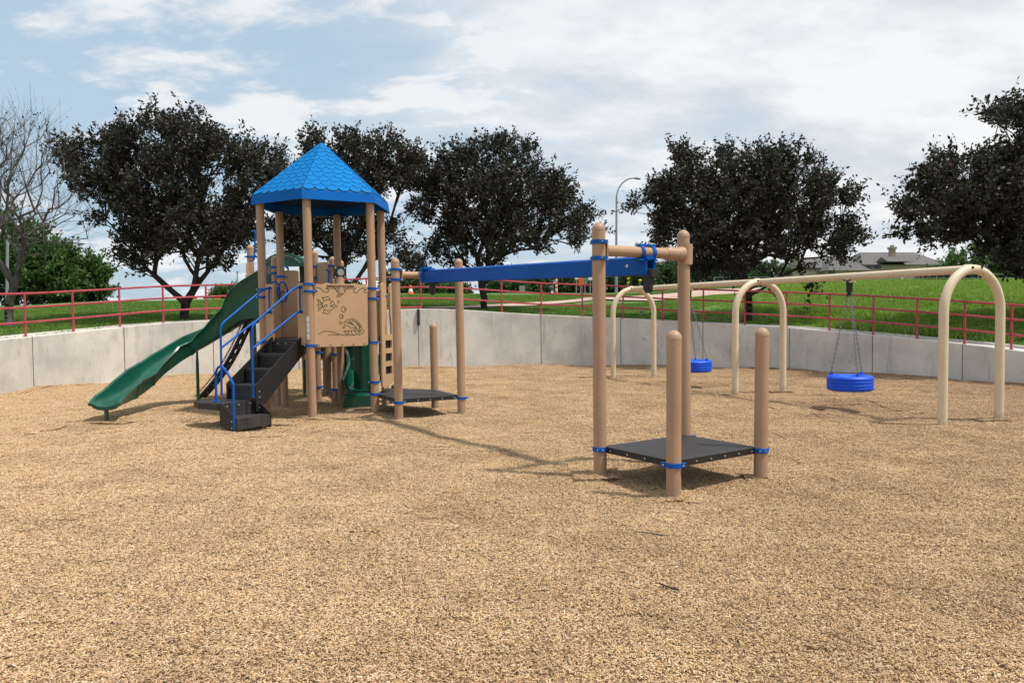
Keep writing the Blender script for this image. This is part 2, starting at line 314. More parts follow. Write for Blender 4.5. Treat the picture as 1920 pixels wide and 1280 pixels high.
# ------------------------------------------------------------------ setting
FEET = [(0.836, 7.375), (1.371, 6.565), (2.333, 7.242), (1.802, 8.038), (5.83, 10.44), (6.88, 10.88), (4.18, 14.45), (5.22, 14.9), (2.41, 18.37), (3.45, 18.8), (-3.92, 12.25), (-3.05, 11.75), (-2.18, 12.25), (-1.683, 11.408), (-.787, 11.931), (-6.17, 11.7)]
PITS = [(5.5, 12.6, .85, .10), (3.85, 16.6, .8, .08), (-6.1, 11.15, .6, .07), (-3.3, 10.75, .5, .05), (1.0, 9.0, 1.2, .03), (0.0, 10.2, 1.0, .03)]
def mh(x, y):
    x = np.asarray(x, float); y = np.asarray(y, float)
    h = .013 * np.sin(1.9 * x + 1.3 * np.sin(.8 * y)) * np.sin(1.6 * y + .9 * np.sin(1.1 * x)) + .008 * np.sin(4.3 * x + 2 * np.sin(1.7 * y) + 1) * np.sin(3.7 * y + 1.5 * np.sin(2.1 * x)) + .003 * np.sin(9.1 * x + 2 * y) * np.sin(8.3 * y - 3 * x)
    for px_, py_ in FEET: h = h + .035 * np.exp(-((x - px_) ** 2 + (y - py_) ** 2) / .035)
    for px_, py_, r_, d_ in PITS:
        q = ((x - px_) ** 2 + (y - py_) ** 2) / r_ ** 2; h = h - d_ * np.exp(-q * 1.6) + d_ * .25 * np.exp(-(np.sqrt(q) - 1.25) ** 2 * 6)
    a = np.arctan2(x, y - 10.8); r = np.hypot(x, y - 10.8); e = np.interp(a, ga, gr) - r
    return h + .05 * np.exp(-np.clip(e, 0, 9) / .35) * (1 + .6 * np.sin(a * 23))
gxs = np.arange(-14, 14.01, .2); gys = np.arange(-1.6, 24.2, .2); GX, GY = np.meshgrid(gxs, gys); GZ = mh(GX, GY) - .003
rr_ = np.hypot(GX, GY - 10.8) - np.interp(np.arctan2(GX, GY - 10.8), ga, gr); nx_ = len(gxs)
V = np.stack([GX, GY, GZ], -1).reshape(-1, 3); fq = []
for j_ in range(len(gys) - 1):
    for i_ in range(nx_ - 1):
        if max(rr_[j_, i_], rr_[j_, i_ + 1], rr_[j_ + 1, i_], rr_[j_ + 1, i_ + 1]) < .40: fq.append((j_ * nx_ + i_, j_ * nx_ + i_ + 1, (j_ + 1) * nx_ + i_ + 1, (j_ + 1) * nx_ + i_))
o = bpy.data.objects.new('mulch_bed', npmesh('mulch_bed', V, fq, M['mulch'], smooth=True)); COL.objects.link(o); tag(o, kind='structure')
gd = MB(); gd.prism([(900 * math.cos(t), 900 * math.sin(t)) for t in np.linspace(0, 2 * math.pi, 65)[:-1]], -.4, -.2)
tag(gd.build('ground', M['grass'], smooth=0), kind='structure')
As = np.linspace(-2.2, 2.2, 441); Ds = np.array([1.28, 1.6, 2, 2.6, 3.3, 4, 5, 6, 7, 8.2, 9.5, 11, 12.5, 14, 16, 18, 20, 22.5, 25, 28, 31, 35, 39, 43, 48, 55, 65, 80, 110, 160, 260, 420])
AA, DD = np.meshgrid(As, Ds); RR = np.interp(AA, ga, gr) + DD; XX = RR * np.sin(AA); YY = 10.8 + RR * np.cos(AA)
ZZ = terrain(XX.ravel(), YY.ravel()).reshape(XX.shape)
V = np.stack([XX, YY, ZZ], -1).reshape(-1, 3); na = len(As)
fc = [(j * na + i, j * na + i + 1, (j + 1) * na + i + 1, (j + 1) * na + i) for j in range(len(Ds) - 1) for i in range(na - 1)]
fc = np.array(fc)[:, ::-1]
me = npmesh('lawn', V, fc, M['grass'], smooth=True); lo = bpy.data.objects.new('lawn', me); COL.objects.link(lo); tag(lo, kind='structure')

# retaining wall
wall = thing('retaining_wall', 'curved grey concrete retaining wall around the wood chip bed, stained, with dark joints', 'wall', wpt(0, 0, 0))
TW = wall.location.copy(); jt = [px2a(p) for p in (61, 233, 400, 560, 785, 1014.5, 1164, 1318, 1480, 1636, 1805, 1985)]
ends = [-2.0] + [jt[0] - .42 * k for k in (2, 1)] + jt + [jt[-1] + .3 * k for k in (1, 2)] + [2.0]; ends = sorted(e for e in ends if -2.01 < e < 2.01)
pan = MB(); seal = MB(); capm = MB(); base = MB(); walk = MB()
def sweep(mb, a0, a1, prof, m=0, n=None):
    n = n or max(2, int((a1 - a0) / .03)); an = np.linspace(a0, a1, n + 1); k = len(prof)
    vs = []
    for a in an:
        for d, z, rel in prof: vs.append(wpt(a, d, z + (wz(a) if rel else 0)))
    fs = [(i * k + j, (i + 1) * k + j, (i + 1) * k + (j + 1) % k, i * k + (j + 1) % k) for i in range(n) for j in range(k)]
    fs += [tuple(range(k)), tuple(n * k + j for j in range(k - 1, -1, -1))]
    mb.add(vs, fs, m)
for a0, a1 in zip(ends[:-1], ends[1:]):
    g_ = .0009
    sweep(pan, a0 + g_, a1 - g_, [(0, -.1, 0), (.30, -.1, 0), (.30, 0, 1), (.015, 0, 1), (0, -.015, 1)])
pan.build('wall_panel', M['conc'], wall, TW, smooth=20)
for a in ends[1:-1]:
    sweep(seal, a - .00092, a + .00092, [(.012, -.1, 0), (.29, -.1, 0), (.29, -.008, 1), (.012, -.008, 1)], n=1)
seal.build('joint', M['sealant'], wall, TW, smooth=0)
b1 = px2a(520); sweep(base, -1.9, b1, [(-.10, -.1, 0), (-.002, -.1, 0), (-.002, .025, 0), (-.10, .01, 0)])
base.build('footing', M['conc'], wall, TW, smooth=20)
pil = MB(); ap = px2a(785); sweep(pil, ap - .0055, ap + .0045, [(-.06, -.05, 0), (-.004, -.05, 0), (-.004, -.02, 1), (-.06, -.02, 1)], n=1); pil.v = pil.v[:]
pil2 = MB(); q = wpt(ap); 
q0 = wpt(ap, -.03, wz(ap) - .24); pil2.box(q0, (.07, .06, .45), ax=(math.cos(ap), -math.sin(ap), 0)); pil2.build('wall_bracket', M['deckedge'], wall, TW)
sweep(walk, -2.0, 2.0, [(.302, -.3, 1), (1.12, -.3, 1), (1.12, -.055, 1), (.302, -.055, 1)])
sweep(walk, -2.0, 2.0, [(1.122, -.3, 1), (1.27, -.3, 1), (1.27, .0, 1), (1.122, -.0, 1)])
tag(walk.build('walkway', M['conc'], smooth=20), kind='structure')

# railing on the wall
rl = thing('railing', 'long faded red pipe railing with three rails standing on top of the concrete wall', 'railing', wpt(0, .15, wz(0)))
TR = rl.location.copy()
pp = [-125, -35, 54.5, 143.5, 230, 311, 391, 468, 543, 615, 690, 791, 867, 941.5, 1015, 1091.6, 1167.5, 1241, 1317, 1394, 1472, 1552, 1633, 1714.5, 1803, 1890, 1985, 2085]
pa = [px2a(p) for p in pp]; HR = .93
for a in pa:
    b = MB(); q = wpt(a, .12, wz(a)); b.tube([q - Vector((0, 0, .01)), q + Vector((0, 0, HR))], .024, 10); b.tube([q, q + Vector((0, 0, .012))], .045, 12)
    b.build('post', M['rail'], rl, TR)
for fr in (1.0, .675, .33):
    b = MB(); b.tube([wpt(a, .12, wz(a) + HR * fr - .0) for a in np.linspace(pa[0] - .3, pa[-1] + .2, 150)], .024, 8); b.build('rail', M['rail'], rl, TR)
b = MB(); b.tube([wpt(a, .12, wz(a) + .05) for a in np.linspace(px2a(640), px2a(791), 12)], .024, 8); b.build('rail', M['rail'], rl, TR)

# paths and plaza on the lawn
def ribbon(name, pts, wd, m, lift=.03, kind='structure'):
    vs = []; n = len(pts)
    for i, p in enumerate(pts):
        d = (pts[min(i + 1, n - 1)] - pts[max(i - 1, 0)]).normalized(); s = Vector((d.y, -d.x, 0)).normalized() * wd / 2
        for e in (-1, -.33, .33, 1):
            q = p + s * e; vs.append((q.x, q.y, tz(q.x, q.y) + lift))
    b = MB(); b.add(vs, [(i * 4 + j, (i + 1) * 4 + j, (i + 1) * 4 + j + 1, i * 4 + j + 1) for i in range(n - 1) for j in range(3)]); 
    return tag(b.build(name, m), kind=kind)
def dens(pts, k=14):
    out = []
    for a, b in zip(pts[:-1], pts[1:]):
        for i in range(k): out.append(a.lerp(b, i / k))
    return out + [pts[-1]]
ribbon('path', dens([hit(800, 578.2), hit(873, 576.5), hit(1017, 569), hit(1113, 561), hit(1230, 556)]), .95, M['path'])
pc = [hit(1150, 564), hit(1240, 558), hit(1330, 549.5), hit(1420, 544.5)]
ribbon('plaza', dens(pc, 8), 4.6, M['path'], .05)

# ------------------------------------------------------------------ post, clamp builders
def postmesh(b, x, y, z1, r=.0635, z0=-.1, lean=(0, 0), n=24, dome=True, m=0):
    k = [(z0, 1), (z1 - r * 1.15, 1)] if not dome else [(z0, 1), (z1 - r * 1.25, 1), (z1 - r * 1.22, 1.03), (z1 - r * .9, 1.02), (z1 - r * .6, .9), (z1 - r * .3, .68), (z1 - r * .1, .38), (z1, .04)]
    b.tube([(x + lean[0] * z / z1, y + lean[1] * z / z1, z) for z, s in k], [r * s for z, s in k], n, m=m)
def clamp(b, c, r=.0635, h=.035, ax=(0, 0, 1), ear=(1, 0, 0)):
    c = Vector(c); ax = Vector(ax).normalized(); e = Vector(ear); e = (e - ax * e.dot(ax)).normalized(); R2 = r + .011
    b.tube([c - ax * h / 2, c + ax * h / 2], R2, 24)
    s = ax.cross(e)
    for sg in (-1, 1):
        b.box(c + e * sg * (R2 + .012), (.04, .042, h * .85), ax=e, up=ax)
        q = c + e * sg * (R2 + .012) - s * .0
        for s2 in (-1, 1):
            b.tube([q + s * s2 * .019, q + s * s2 * .030], .009, 8, m=1)
def clampobj(parent, T, c, **k):
    b = MB(); clamp(b, c, **k); return b.build('clamp', [M['blue'], M['steel']], parent, T)
def deckplate(b, poly, zt, th=.045):
    n = len(poly); b.prism(poly, zt - .012, zt, m=1, mtop=0)
    for i in range(n):
        a = Vector((*poly[i], 0)); c = Vector((*poly[(i + 1) % n], 0)); d = (c - a); ln = d.length; d.normalize(); o = Vector((d.y, -d.x, 0))
        mid = (a + c) / 2 - o * .009; b.box((mid.x, mid.y, zt - .0135 - th / 2), (ln - .02, .016, th), ax=d, m=1)
        k = max(3, int(ln / .19))
        for j in range(k):
            q = a + d * (ln * (j + .5) / k); q.z = zt - .03; b.tube([q - o * .002, q + o * .006], .0085, 8, m=2)
def inset(poly, k):
    cx = sum(p[0] for p in poly) / len(poly); cy = sum(p[1] for p in poly) / len(poly); return [(cx + (x - cx) * k, cy + (y - cy) * k) for x, y in poly]
DM = [M['deck'], M['deckedge'], M['steel']]

# ------------------------------------------------------------------ near station with overhead track beam
NL, NF, NR, NB = (0.836, 7.375), (1.371, 6.565), (2.333, 7.242), (1.802, 8.038)
st = thing('track_ride_station', 'brown four post station with black square deck and blue overhead beam reaching to the tower', 'play equipment', (1.585, 7.3, 0)); TS = st.location.copy()
pst = {}
for nm, p, h, lean in (('L', NL, 2.45, (-.005, 0)), ('F', NF, 1.44, (.006, 0)), ('R', NR, 1.44, (.012, 0)), ('B', NB, 2.44, (-.02, 0))):
    b = MB(); postmesh(b, *p, h, lean=lean)
    if h < 2:
        for k in range(5):
            an = R_(200 + 35 * k); q = Vector((p[0] + lean[0] + math.cos(an) * .0655, p[1] + math.sin(an) * .0655, h - .115)); b.tube([q, q + Vector((math.cos(an), math.sin(an), 0)) * .003], .004, 6, m=1)
    pst[nm] = b.build('post', [M['tan'], M['steel']], st, TS)
    clampobj(pst[nm], TS, (*p, .29), ear=(Vector((*p, 0)) - Vector((1.585, 7.3, 0))).cross(Vector((0, 0, 1))), h=.04)
b = MB(); deckplate(b, inset([NL, NF, NR, NB], .97), .315); dk = b.build('deck', DM, st, TS)
pa_, pb_ = Vector((*NL, 2.185)), Vector((*NB, 2.185)); dp = (pb_ - pa_).normalized(); mid = (pa_ + pb_) / 2
b = MB(); b.tube([pa_ + dp * .072, pa_ + dp * .08, pb_ - dp * .27], .055, 20)
b.tube([pb_ - dp * .29, pb_ - dp * .28, pb_ - dp * .12, pb_ - dp * .06], [.058, .064, .066, .085], 20); b.tube([pb_ + Vector((0, 0, -.105)), pb_ + Vector((0, 0, .105))], .074, 22)
e_ = Vector((-dp.y, dp.x, 0))
b.box(pb_ + e_ * -.0 + Vector((.073, .02, 0)), (.012, .022, .18), ax=(1, .2, 0)); b.box(pa_ + dp * .066, (.012, .1, .19), ax=dp)
pipe = b.build('crossbar', M['tan'], st, TS)
for zz in (2.262, 2.108): clampobj(pst['L'], TS, (NL[0] - .005, NL[1], zz), ear=dp.cross(Vector((0, 0, 1))), h=.036)
b = MB()
for s_ in (-.075, .075):
    c = mid + dp * (s_ + .02); b.tube([c - dp * .018, c + dp * .018], .068, 24)
b.box(mid + dp * .02 + Vector((0, 0, .072)), (.24, .05, .02), ax=dp); b.box(mid + dp * .02 - Vector((0, 0, .075)), (.24, .09, .02), ax=dp)
for s_ in (-.1, -.04, .08, .14): b.tube([mid + dp * s_ + Vector((0, 0, .07)), mid + dp * s_ + Vector((0, 0, .095))], .012, 8, m=1)
b.build('beam_bracket', [M['blue'], M['steel']], pipe, TS)
LF_, LR_ = Vector((-1.683, 11.408, 2.17)), Vector((-.787, 11.931, 2.17)); lm = (LF_ + LR_) / 2
bn = mid + Vector((0.0, -.0, -.13)) + dp * .03; bf = lm + Vector((-.05, -.10, -.02)); bd = (bn - bf).normalized(); bs = bd.cross(Vector((0, 0, 1))).normalized(); bu = bs.cross(bd)
b = MB()   # open C channel with rounded top corners
prof = [(-.045, -.1), (-.06, -.1), (-.06, .075), (-.035, .1), (.035, .1), (.06, .075), (.06, -.1), (.045, -.1), (.045, .065), (-.045, .065)]
prof2 = []
for q0 in (bf, bn + bd * .06):
    prof2 += [q0 + bs * u + bu * v * .94 for u, v in prof]
k = len(prof); b.add(prof2, [(i, (i + 1) % k, k + (i + 1) % k, k + i) for i in range(k)] + [(0, 1, 2, 9), (2, 3, 4, 5, 8, 9), (5, 6, 7, 8), (k + 9, k + 2, k + 1, k), (k + 9, k + 8, k + 5, k + 4, k + 3, k + 2), (k + 8, k + 7, k + 6, k + 5)])
for fr in (.955,):
    q = bf.lerp(bn, fr) ; b.tube([q - bs * .058, q - bs * .07], .02, 10, m=1); b.tube([q + bs * .058, q + bs * .07], .02, 10, m=1)
bm = b.build('track_beam', [M['beam'], M['steel']], st, TS, bevel=.006)
b = MB()
for q in (bn + bd * .03, bf + bd * .22):
    b = MB()
    b.box(q - bu * .13, (.07, .07, .2), ax=bd); b.box(q - bu * .08 + bd * .02, (.15, .085, .07), ax=bd)
    b.tube([q - bu * .23 - bs * .02, q - bu * .23 + bs * .02], .045, 12)
    b.build('bumper', M['black'], st, TS)
b = MB(); q = bf + bd * .02
b.box(q + bu * .03, (.07, .16, .22), ax=bd); b.box(q + bu * .11 + bd * .05, (.2, .14, .02), ax=bd)
for s_ in (-1, 1):
    b.tube([q + bs * .05 * s_ + bu * .12 + bd * .05, q + bs * .05 * s_ + bu * .15 + bd * .05], .018, 8)
b.build('end_bracket', M['blue'], st, TS)

# ------------------------------------------------------------------ swing set
ux = Vector((.919, .394, 0)); uy = Vector((-.394, .919, 0))
cA = Vector((6.35, 10.66, 0)); bays = [cA, Vector((4.70, 14.67, 0)), Vector((2.93, 18.6, 0))]
sw = thing('swing_frame', 'cream tubular swing frame of three arches joined by one long top beam', 'swing set', (4.7, 14.67, 0)); TG = sw.location.copy()
for c in bays:
    b = MB(); h = 2.2; hw = .57; rr = .57; pts = [c - ux * hw + Vector((0, 0, -.1)), c - ux * hw + Vector((0, 0, .6)), c - ux * hw + Vector((0, 0, 1.2))]
    for t in np.linspace(0, math.pi, 25): pts.append(c - ux * (rr * math.cos(t)) + Vector((0, 0, h - rr * 1.02 - .06 + rr * 1.02 * math.sin(t))))
    pts += [c + ux * hw + Vector((0, 0, 1.2)), c + ux * hw + Vector((0, 0, .6)), c + ux * hw + Vector((0, 0, -.1))]
    b.tube(pts, .062, 20); ar = b.build('arch', M['cream'], sw, TG)
    b = MB(); top = c + Vector((0, 0, 2.14)); q = (bays[2] - bays[0]).normalized()
    for s_ in (-.09, .09):
        b.tube([top - ux * s_ - q * .05 + Vector((0, 0, .02)), top - ux * s_ - q * .07 + Vector((0, 0, .02))], .017, 8, m=1)
    b.tube([top + q * .02, top + q * .12], .07, 20); b.build('collar', [M['cream'], M['deckedge']], ar, TG)
b = MB(); z = Vector((0, 0, 2.14)); b.tube([bays[0] + z, bays[1] + z, bays[2] + z], .058, 20); beamo = b.build('top_beam', M['cream'], sw, TG)
def chainlinks(b, p0, p1, n, r=.0055, L_=.05):
    p0 = Vector(p0); p1 = Vector(p1); d = (p1 - p0); n = int(d.length / (L_ * .78)); dn = d.normalized(); a = dn.cross(Vector((.3, .9, .1))).normalized(); c = dn.cross(a)
    for i in range(n):
        q = p0 + d * ((i + .5) / n); s = a if i % 2 else c; pts = []
        for t in range(8):
            an = t * math.pi / 4; pts.append(q + dn * (L_ / 2 * math.cos(an)) + s * (.014 * math.sin(an)))
        b.tube(pts, r, 5, closed=True)
def tire_swing(c, zt, label, rot, hub):
    t = thing('tire_swing', label, 'swing', (c[0], c[1], zt), 'blue tire swings hanging from the cream frame'); T = t.location.copy()
    b = MB(); n = 64; prof = [(.20, .085), (.24, .118), (.31, .125), (.345, .11), (.352, .095), (.360, .09), (.360, .065), (.352, .06), (.352, .045), (.361, .04), (.361, .015), (.353, .01), (.353, -.01), (.361, -.015), (.361, -.04), (.352, -.045), (.352, -.06), (.360, -.065), (.360, -.09), (.345, -.11), (.31, -.125), (.24, -.118), (.20, -.085), (.215, -.06), (.30, -.09), (.33, -.06), (.335, 0), (.33, .06), (.30, .09), (.215, .06)]
    vs = []; k = len(prof)
    for i in range(n):
        a = 2 * math.pi * i / n
        for j, (r, z) in enumerate(prof):
            rr = r - (.004 if (i % 2 and r > .354) else 0); vs.append((c[0] + rr * math.cos(a), c[1] + rr * math.sin(a), zt + z))
    b.add(vs, [(i * k + j, ((i + 1) % n) * k + j, ((i + 1) % n) * k + (j + 1) % k, i * k + (j + 1) % k) for i in range(n) for j in range(k)])
    b.build('tire', M['tire'], t, T, smooth=50)
    hb = Vector((hub[0], hub[1], 2.08)); lowp = hb - Vector((0, 0, .22))
    for kk in range(3):
        a = rot + kk * 2 * math.pi / 3; e = Vector((c[0] + .29 * math.cos(a), c[1] + .29 * math.sin(a), zt + .15))
        b = MB(); b.box(e - Vector((0, 0, .015)), (.05, .03, .05), ax=(math.cos(a), math.sin(a), 0)); b.tube([e - Vector((0, 0, .02)), e + Vector((0, 0, .045))], .009, 8)
        b.build('eye_bolt', M['tire'], t, T)
        b = MB(); chainlinks(b, e + Vector((0, 0, .03)), lowp + Vector((.03 * math.cos(a), .03 * math.sin(a), -.03)), 0); b.build('chain', M['chain'], t, T, smooth=60)
    b = MB(); b.tube([hb, hb - Vector((0, 0, .05)), hb - Vector((0, 0, .07)), hb - Vector((0, 0, .2))], [.055, .055, .05, .05], 14); b.tube([lowp + Vector((0, 0, .02)), lowp - Vector((0, 0, .03))], .028, 10)
    for q in range(3): b.box(lowp + Vector((.03 * math.cos(rot + q * 2.094), .03 * math.sin(rot + q * 2.094), -.02)), (.02, .02, .05))
    b.build('swivel', M['black'], t, T)
    b = MB(); b.box((hub[0], hub[1], 2.075), (.16, .09, .07), ax=uy); 
    for s_ in (-.055, .055): b.tube([Vector((hub[0], hub[1], 2.08)) + uy * s_ - ux * .045, Vector((hub[0], hub[1], 2.08)) + uy * s_ - ux * .056], .016, 8, m=1)
    b.build('hanger_bracket', [M['cream'], M['deckedge']], t, T)
h1 = (bays[0] + bays[1]) / 2; h2 = (bays[1] + bays[2]) / 2
tire_swing((h1.x + .02, h1.y), .40, 'blue tire swing on three chains, the nearer one, fully visible', 2.6, h1)
tire_swing((h2.x + .12, h2.y), .42, 'blue tire swing farther away, half hidden behind a tall brown post', 3.4, h2)

# ------------------------------------------------------------------ play tower
cx, cy = -3.05, 12.75
def hx(k, R=1.0): a = R_(60 * k); return (cx + R * math.sin(a), cy - R * math.cos(a))
tw = thing('play_tower', 'brown post play tower with blue shingled roof, green slides and black stairs', 'play structure', (cx, cy, 0)); TT = tw.location.copy()
HP = {'P1': hx(-1), 'P3': hx(0), 'P4': hx(1), 'P5': hx(2), 'P6': hx(3), 'P2': hx(4)}
POSTS = [('P1', *HP['P1'], 3.42, 1), ('P3', *HP['P3'], 3.42, 1), ('P4', *HP['P4'], 3.42, 1), ('P5', *HP['P5'], 3.42, 1), ('P6', *HP['P6'], 3.42, 1), ('P2', *HP['P2'], 3.42, 1),
         ('F7', -1.683, 11.408, 2.42, 0), ('R8', -.787, 11.931, 2.44, 0), ('B9', -1.296, 12.898, 1.44, 0),
         ('PA', -5.0, 14.96, 2.95, 0), ('PB', -4.08, 13.47, 2.62, 0), ('PC', -3.60, 14.3, 2.78, 0), ('PD', -3.2, 14.0, 2.64, 0), ('PE', -3.26, 14.93, 2.64, 0), ('PG', -4.13, 15.43, 2.64, 0)]
po = {}
for nm, x, y, h, flat in POSTS:
    b = MB(); postmesh(b, x, y, h, r=.0635, lean=(-.035 * h / 3.4, 0), n=20, dome=not flat); po[nm] = b.build('post', M['tan'], tw, TT)
pd_ = {nm: (x, y, h) for nm, x, y, h, f in POSTS}
def cl(nm, z, ear=(1, 0, 0)):
    x, y, h = pd_[nm]; clampobj(po[nm], TT, (x - .035 * z / 3.4, y, z), ear=ear)
for nm, zs in (('P1', (2.0, 1.88, 1.17)), ('P3', (2.06, 1.95, 1.13)), ('P4', (2.0, 1.84, 1.15, .52, .33)), ('P5', (1.9, 1.15)), ('P2', (2.25, 1.2)), ('P6', (1.2,)), ('F7', (2.25, 2.1, .29)), ('R8', (.29,)), ('B9', (.29,)), ('PA', (2.72, 2.35, 1.45)), ('PB', (2.42, 2.32, 1.45)), ('PC', (2.48, 2.27, .9, .26)), ('PD', (2.47, .88, .24))):
    for z in zs: cl(nm, z, (1, .15, 0) if nm != 'P3' else (1, -.1, 0))
# roof
def hx2(k, R): a = R_(60 * k - 2); return Vector((cx - .03 + R * math.sin(a), cy - R * math.cos(a), 0))
Re = 1.14; z0, z1, zap = 3.33, 3.475, 4.35
b = MB()
for k in range(6):
    A, B = hx2(k, Re), hx2(k + 1, Re); A2, B2 = hx2(k, Re - .02), hx2(k + 1, Re - .02)
    b.add([A + Vector((0, 0, z0)), B + Vector((0, 0, z0)), B2 + Vector((0, 0, z1)), A2 + Vector((0, 0, z1))], [(0, 1, 2, 3)])
    Ai, Bi = hx2(k, Re - .03), hx2(k + 1, Re - .03)
    b.add([Ai + Vector((0, 0, z0)), Bi + Vector((0, 0, z0)), Bi + Vector((0, 0, z1 - .02)), Ai + Vector((0, 0, z1 - .02))], [(3, 2, 1, 0)])
    b.add([A + Vector((0, 0, z0)), B + Vector((0, 0, z0)), Bi + Vector((0, 0, z0)), Ai + Vector((0, 0, z0))], [(3, 2, 1, 0)])
b.build('fascia', M['fascia'], tw, TT, smooth=0)
b = MB(); under = MB(); rows = 11; ap_ = Vector((cx - .03, cy, zap + .06))
Z1 = Vector((0, 0, z1))
for k in range(6):
    A, B = hx2(k, Re - .02) + Z1, hx2(k + 1, Re - .02) + Z1; nrm = (B - A).cross(ap_ - A).normalized()
    if nrm.z < 0: nrm = -nrm
    def face(u, v): return A.lerp(B, u) * (1 - v) + ap_ * v
    def bow(v): return nrm * (.0)
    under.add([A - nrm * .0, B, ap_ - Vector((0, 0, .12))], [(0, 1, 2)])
    for r in range(rows):
        v0 = r / rows * .93; v1 = v0 + .93 / rows * 1.62; wdt = (B - A).length * (1 - v0); nt_ = max(1, round(wdt / .18)); off = .5 if r % 2 else 0
        for i in range(-1, nt_ + 1):
            u0 = (i + off) / nt_; u1 = (i + 1 + off) / nt_
            if u1 <= 0.02 or u0 >= .98: continue
            pts = []; S = 8
            for s in range(S + 1):
                t = s / S; u = u0 + (u1 - u0) * t; dv = .93 / rows * .66 * (1 - math.sqrt(max(0, 1 - (2 * t - 1) ** 2))) 
                pts.append((min(1, max(0, u)), v0 + dv))
            low = [face(u, v) + nrm * .012 for u, v in pts]; low0 = [face(u, v) + nrm * -.002 for u, v in pts]
            top = [face(min(1, max(0, u0 + (u1 - u0) * s / S)), min(.985, v1)) + nrm * .002 for s in range(S + 1)]
            nn = S + 1
            b.add(low + top + low0, [(s, s + 1, nn + s + 1, nn + s) for s in range(S)] + [(2 * nn + s, 2 * nn + s + 1, s + 1, s) for s in range(S)])
n = 24; vs = []
for (r, z) in ((.19, zap - .135), (.17, zap - .10), (.12, zap - .05), (.06, zap - .015), (.0, zap)):
    for j in range(n): vs.append((cx - .03 + r * math.sin(2 * math.pi * j / n), cy - r * math.cos(2 * math.pi * j / n), z))
b.add(vs, [(i * n + j, i * n + (j + 1) % n, (i + 1) * n + (j + 1) % n, (i + 1) * n + j) for i in range(4) for j in range(n)])
b.build('roof', M['roof'], tw, TT, smooth=30); under.build('roof_underside', M['roof_shade'], tw, TT, smooth=0)
# decks
b = MB(); deckplate(b, [hx(k, .96) for k in range(6)], 1.22); b.build('deck', DM, tw, TT)
b = MB(); deckplate(b, [(-4.05, 13.5), (-3.3, 13.95), (-3.28, 14.9), (-4.13, 15.38), (-4.95, 14.92), (-4.9, 13.98)], 1.52); b.build('deck', DM, tw, TT)
b = MB(); deckplate(b, inset([(-2.18, 12.28), (-1.683, 11.408), (-.787, 11.931), (-1.296, 12.898), (-2.18, 13.22)], .97), .33); b.build('deck', DM, tw, TT)
# overhead pipe between the two tall low-deck posts
d0 = (LR_ - LF_).normalized(); b = MB(); b.tube([LF_ + d0 * .07, LR_ - d0 * .07], .052, 18); b.box(LF_ + d0 * .066, (.012, .1, .18), ax=d0); b.build('crossbar', M['tan'], tw, TT)
# panels
def rrect(w_, h_, r=.04, n=5, x0=0, y0=0):
    out = []
    for cxx, cyy, s in ((w_ - r, r, -90), (w_ - r, h_ - r, 0), (r, h_ - r, 90), (r, r, 180)):
        for i in range(n + 1):
            a = R_(s + 90 * i / n); out.append((x0 + cxx + r * math.cos(a), y0 + cyy + r * math.sin(a)))
    return out
def edgepanel(pA, pB, s0, s1, za, zb, name='side_panel', th=.022):
    A = Vector((*pA, 0)); B = Vector((*pB, 0)); d = (B - A).normalized(); b = MB()
    b.plate(A + d * s0 + Vector((-.02, 0, za)), d, (0, 0, 1), rrect(s1 - s0, zb - za), th); return b.build(name, M['tan_panel'], tw, TT, bevel=.004)
edgepanel(HP['P1'], HP['P3'], .04, .24, 1.13, 2.08); edgepanel(HP['P1'], HP['P3'], .76, .93, 1.13, 2.08)
edgepanel(HP['P1'], HP['P2'], .08, .92, 1.2, 2.06); edgepanel(HP['P2'], HP['P6'], .05, .30, 1.2, 2.36); edgepanel(HP['P6'], HP['P5'], .06, .94, 1.2, 2.0)
edgepanel((-4.08, 13.47), (-3.2, 14.0), .06, .28, 1.4, 2.35); edgepanel((-3.6, 14.3), (-3.2, 14.0), .05, .4, 1.5, 2.55); edgepanel((-5, 14.96), (-4.95, 13.98), .05, .3, 1.5, 2.6)
# fish panel
A = Vector((*HP['P3'], 0)); B = Vector((*HP['P4'], 0)); d = (B - A).normalized(); FO = A + d * .085 + Vector((-.03, -.03, 1.10)) ; PW, PH = .85, .985
nn_ = d.cross(Vector((0, 0, 1))).normalized()   # outward, towards the camera side
tp = []
for i in range(25):
    t = 1 - i / 24; tp.append((PW * t if 0 < i < 24 else (PW if i == 0 else 0), PH - .02 + .013 * math.cos((t - .5) * 4 * 2 * math.pi) - (.012 if i in (0, 24) else 0)))
pol = [(.04, 0), (PW - .04, 0), (PW - .012, .012), (PW, .04)] + tp + [(0, .04), (.012, .012)]
b = MB(); b.plate(FO, d, (0, 0, 1), pol, .02); fp = b.build('fish_panel', M['tan_panel'], tw, TT, bevel=.004)
b = MB(); b.box(FO + d * (PW / 2) + Vector((0, 0, PH - .03)) + nn_ * .018, (.42, .03, .022), ax=d, m=0)
b.build('panel_trim', M['tan_panel'], fp, TT)
for k in range(5): b = MB(); q = FO + d * (.07 + .18 * k) + Vector((0, 0, .03)) + nn_ * .01; b.tube([q, q + nn_ * .008], .009, 8); b.build('bolt', M['deckedge'], fp, TT)
art = MB()
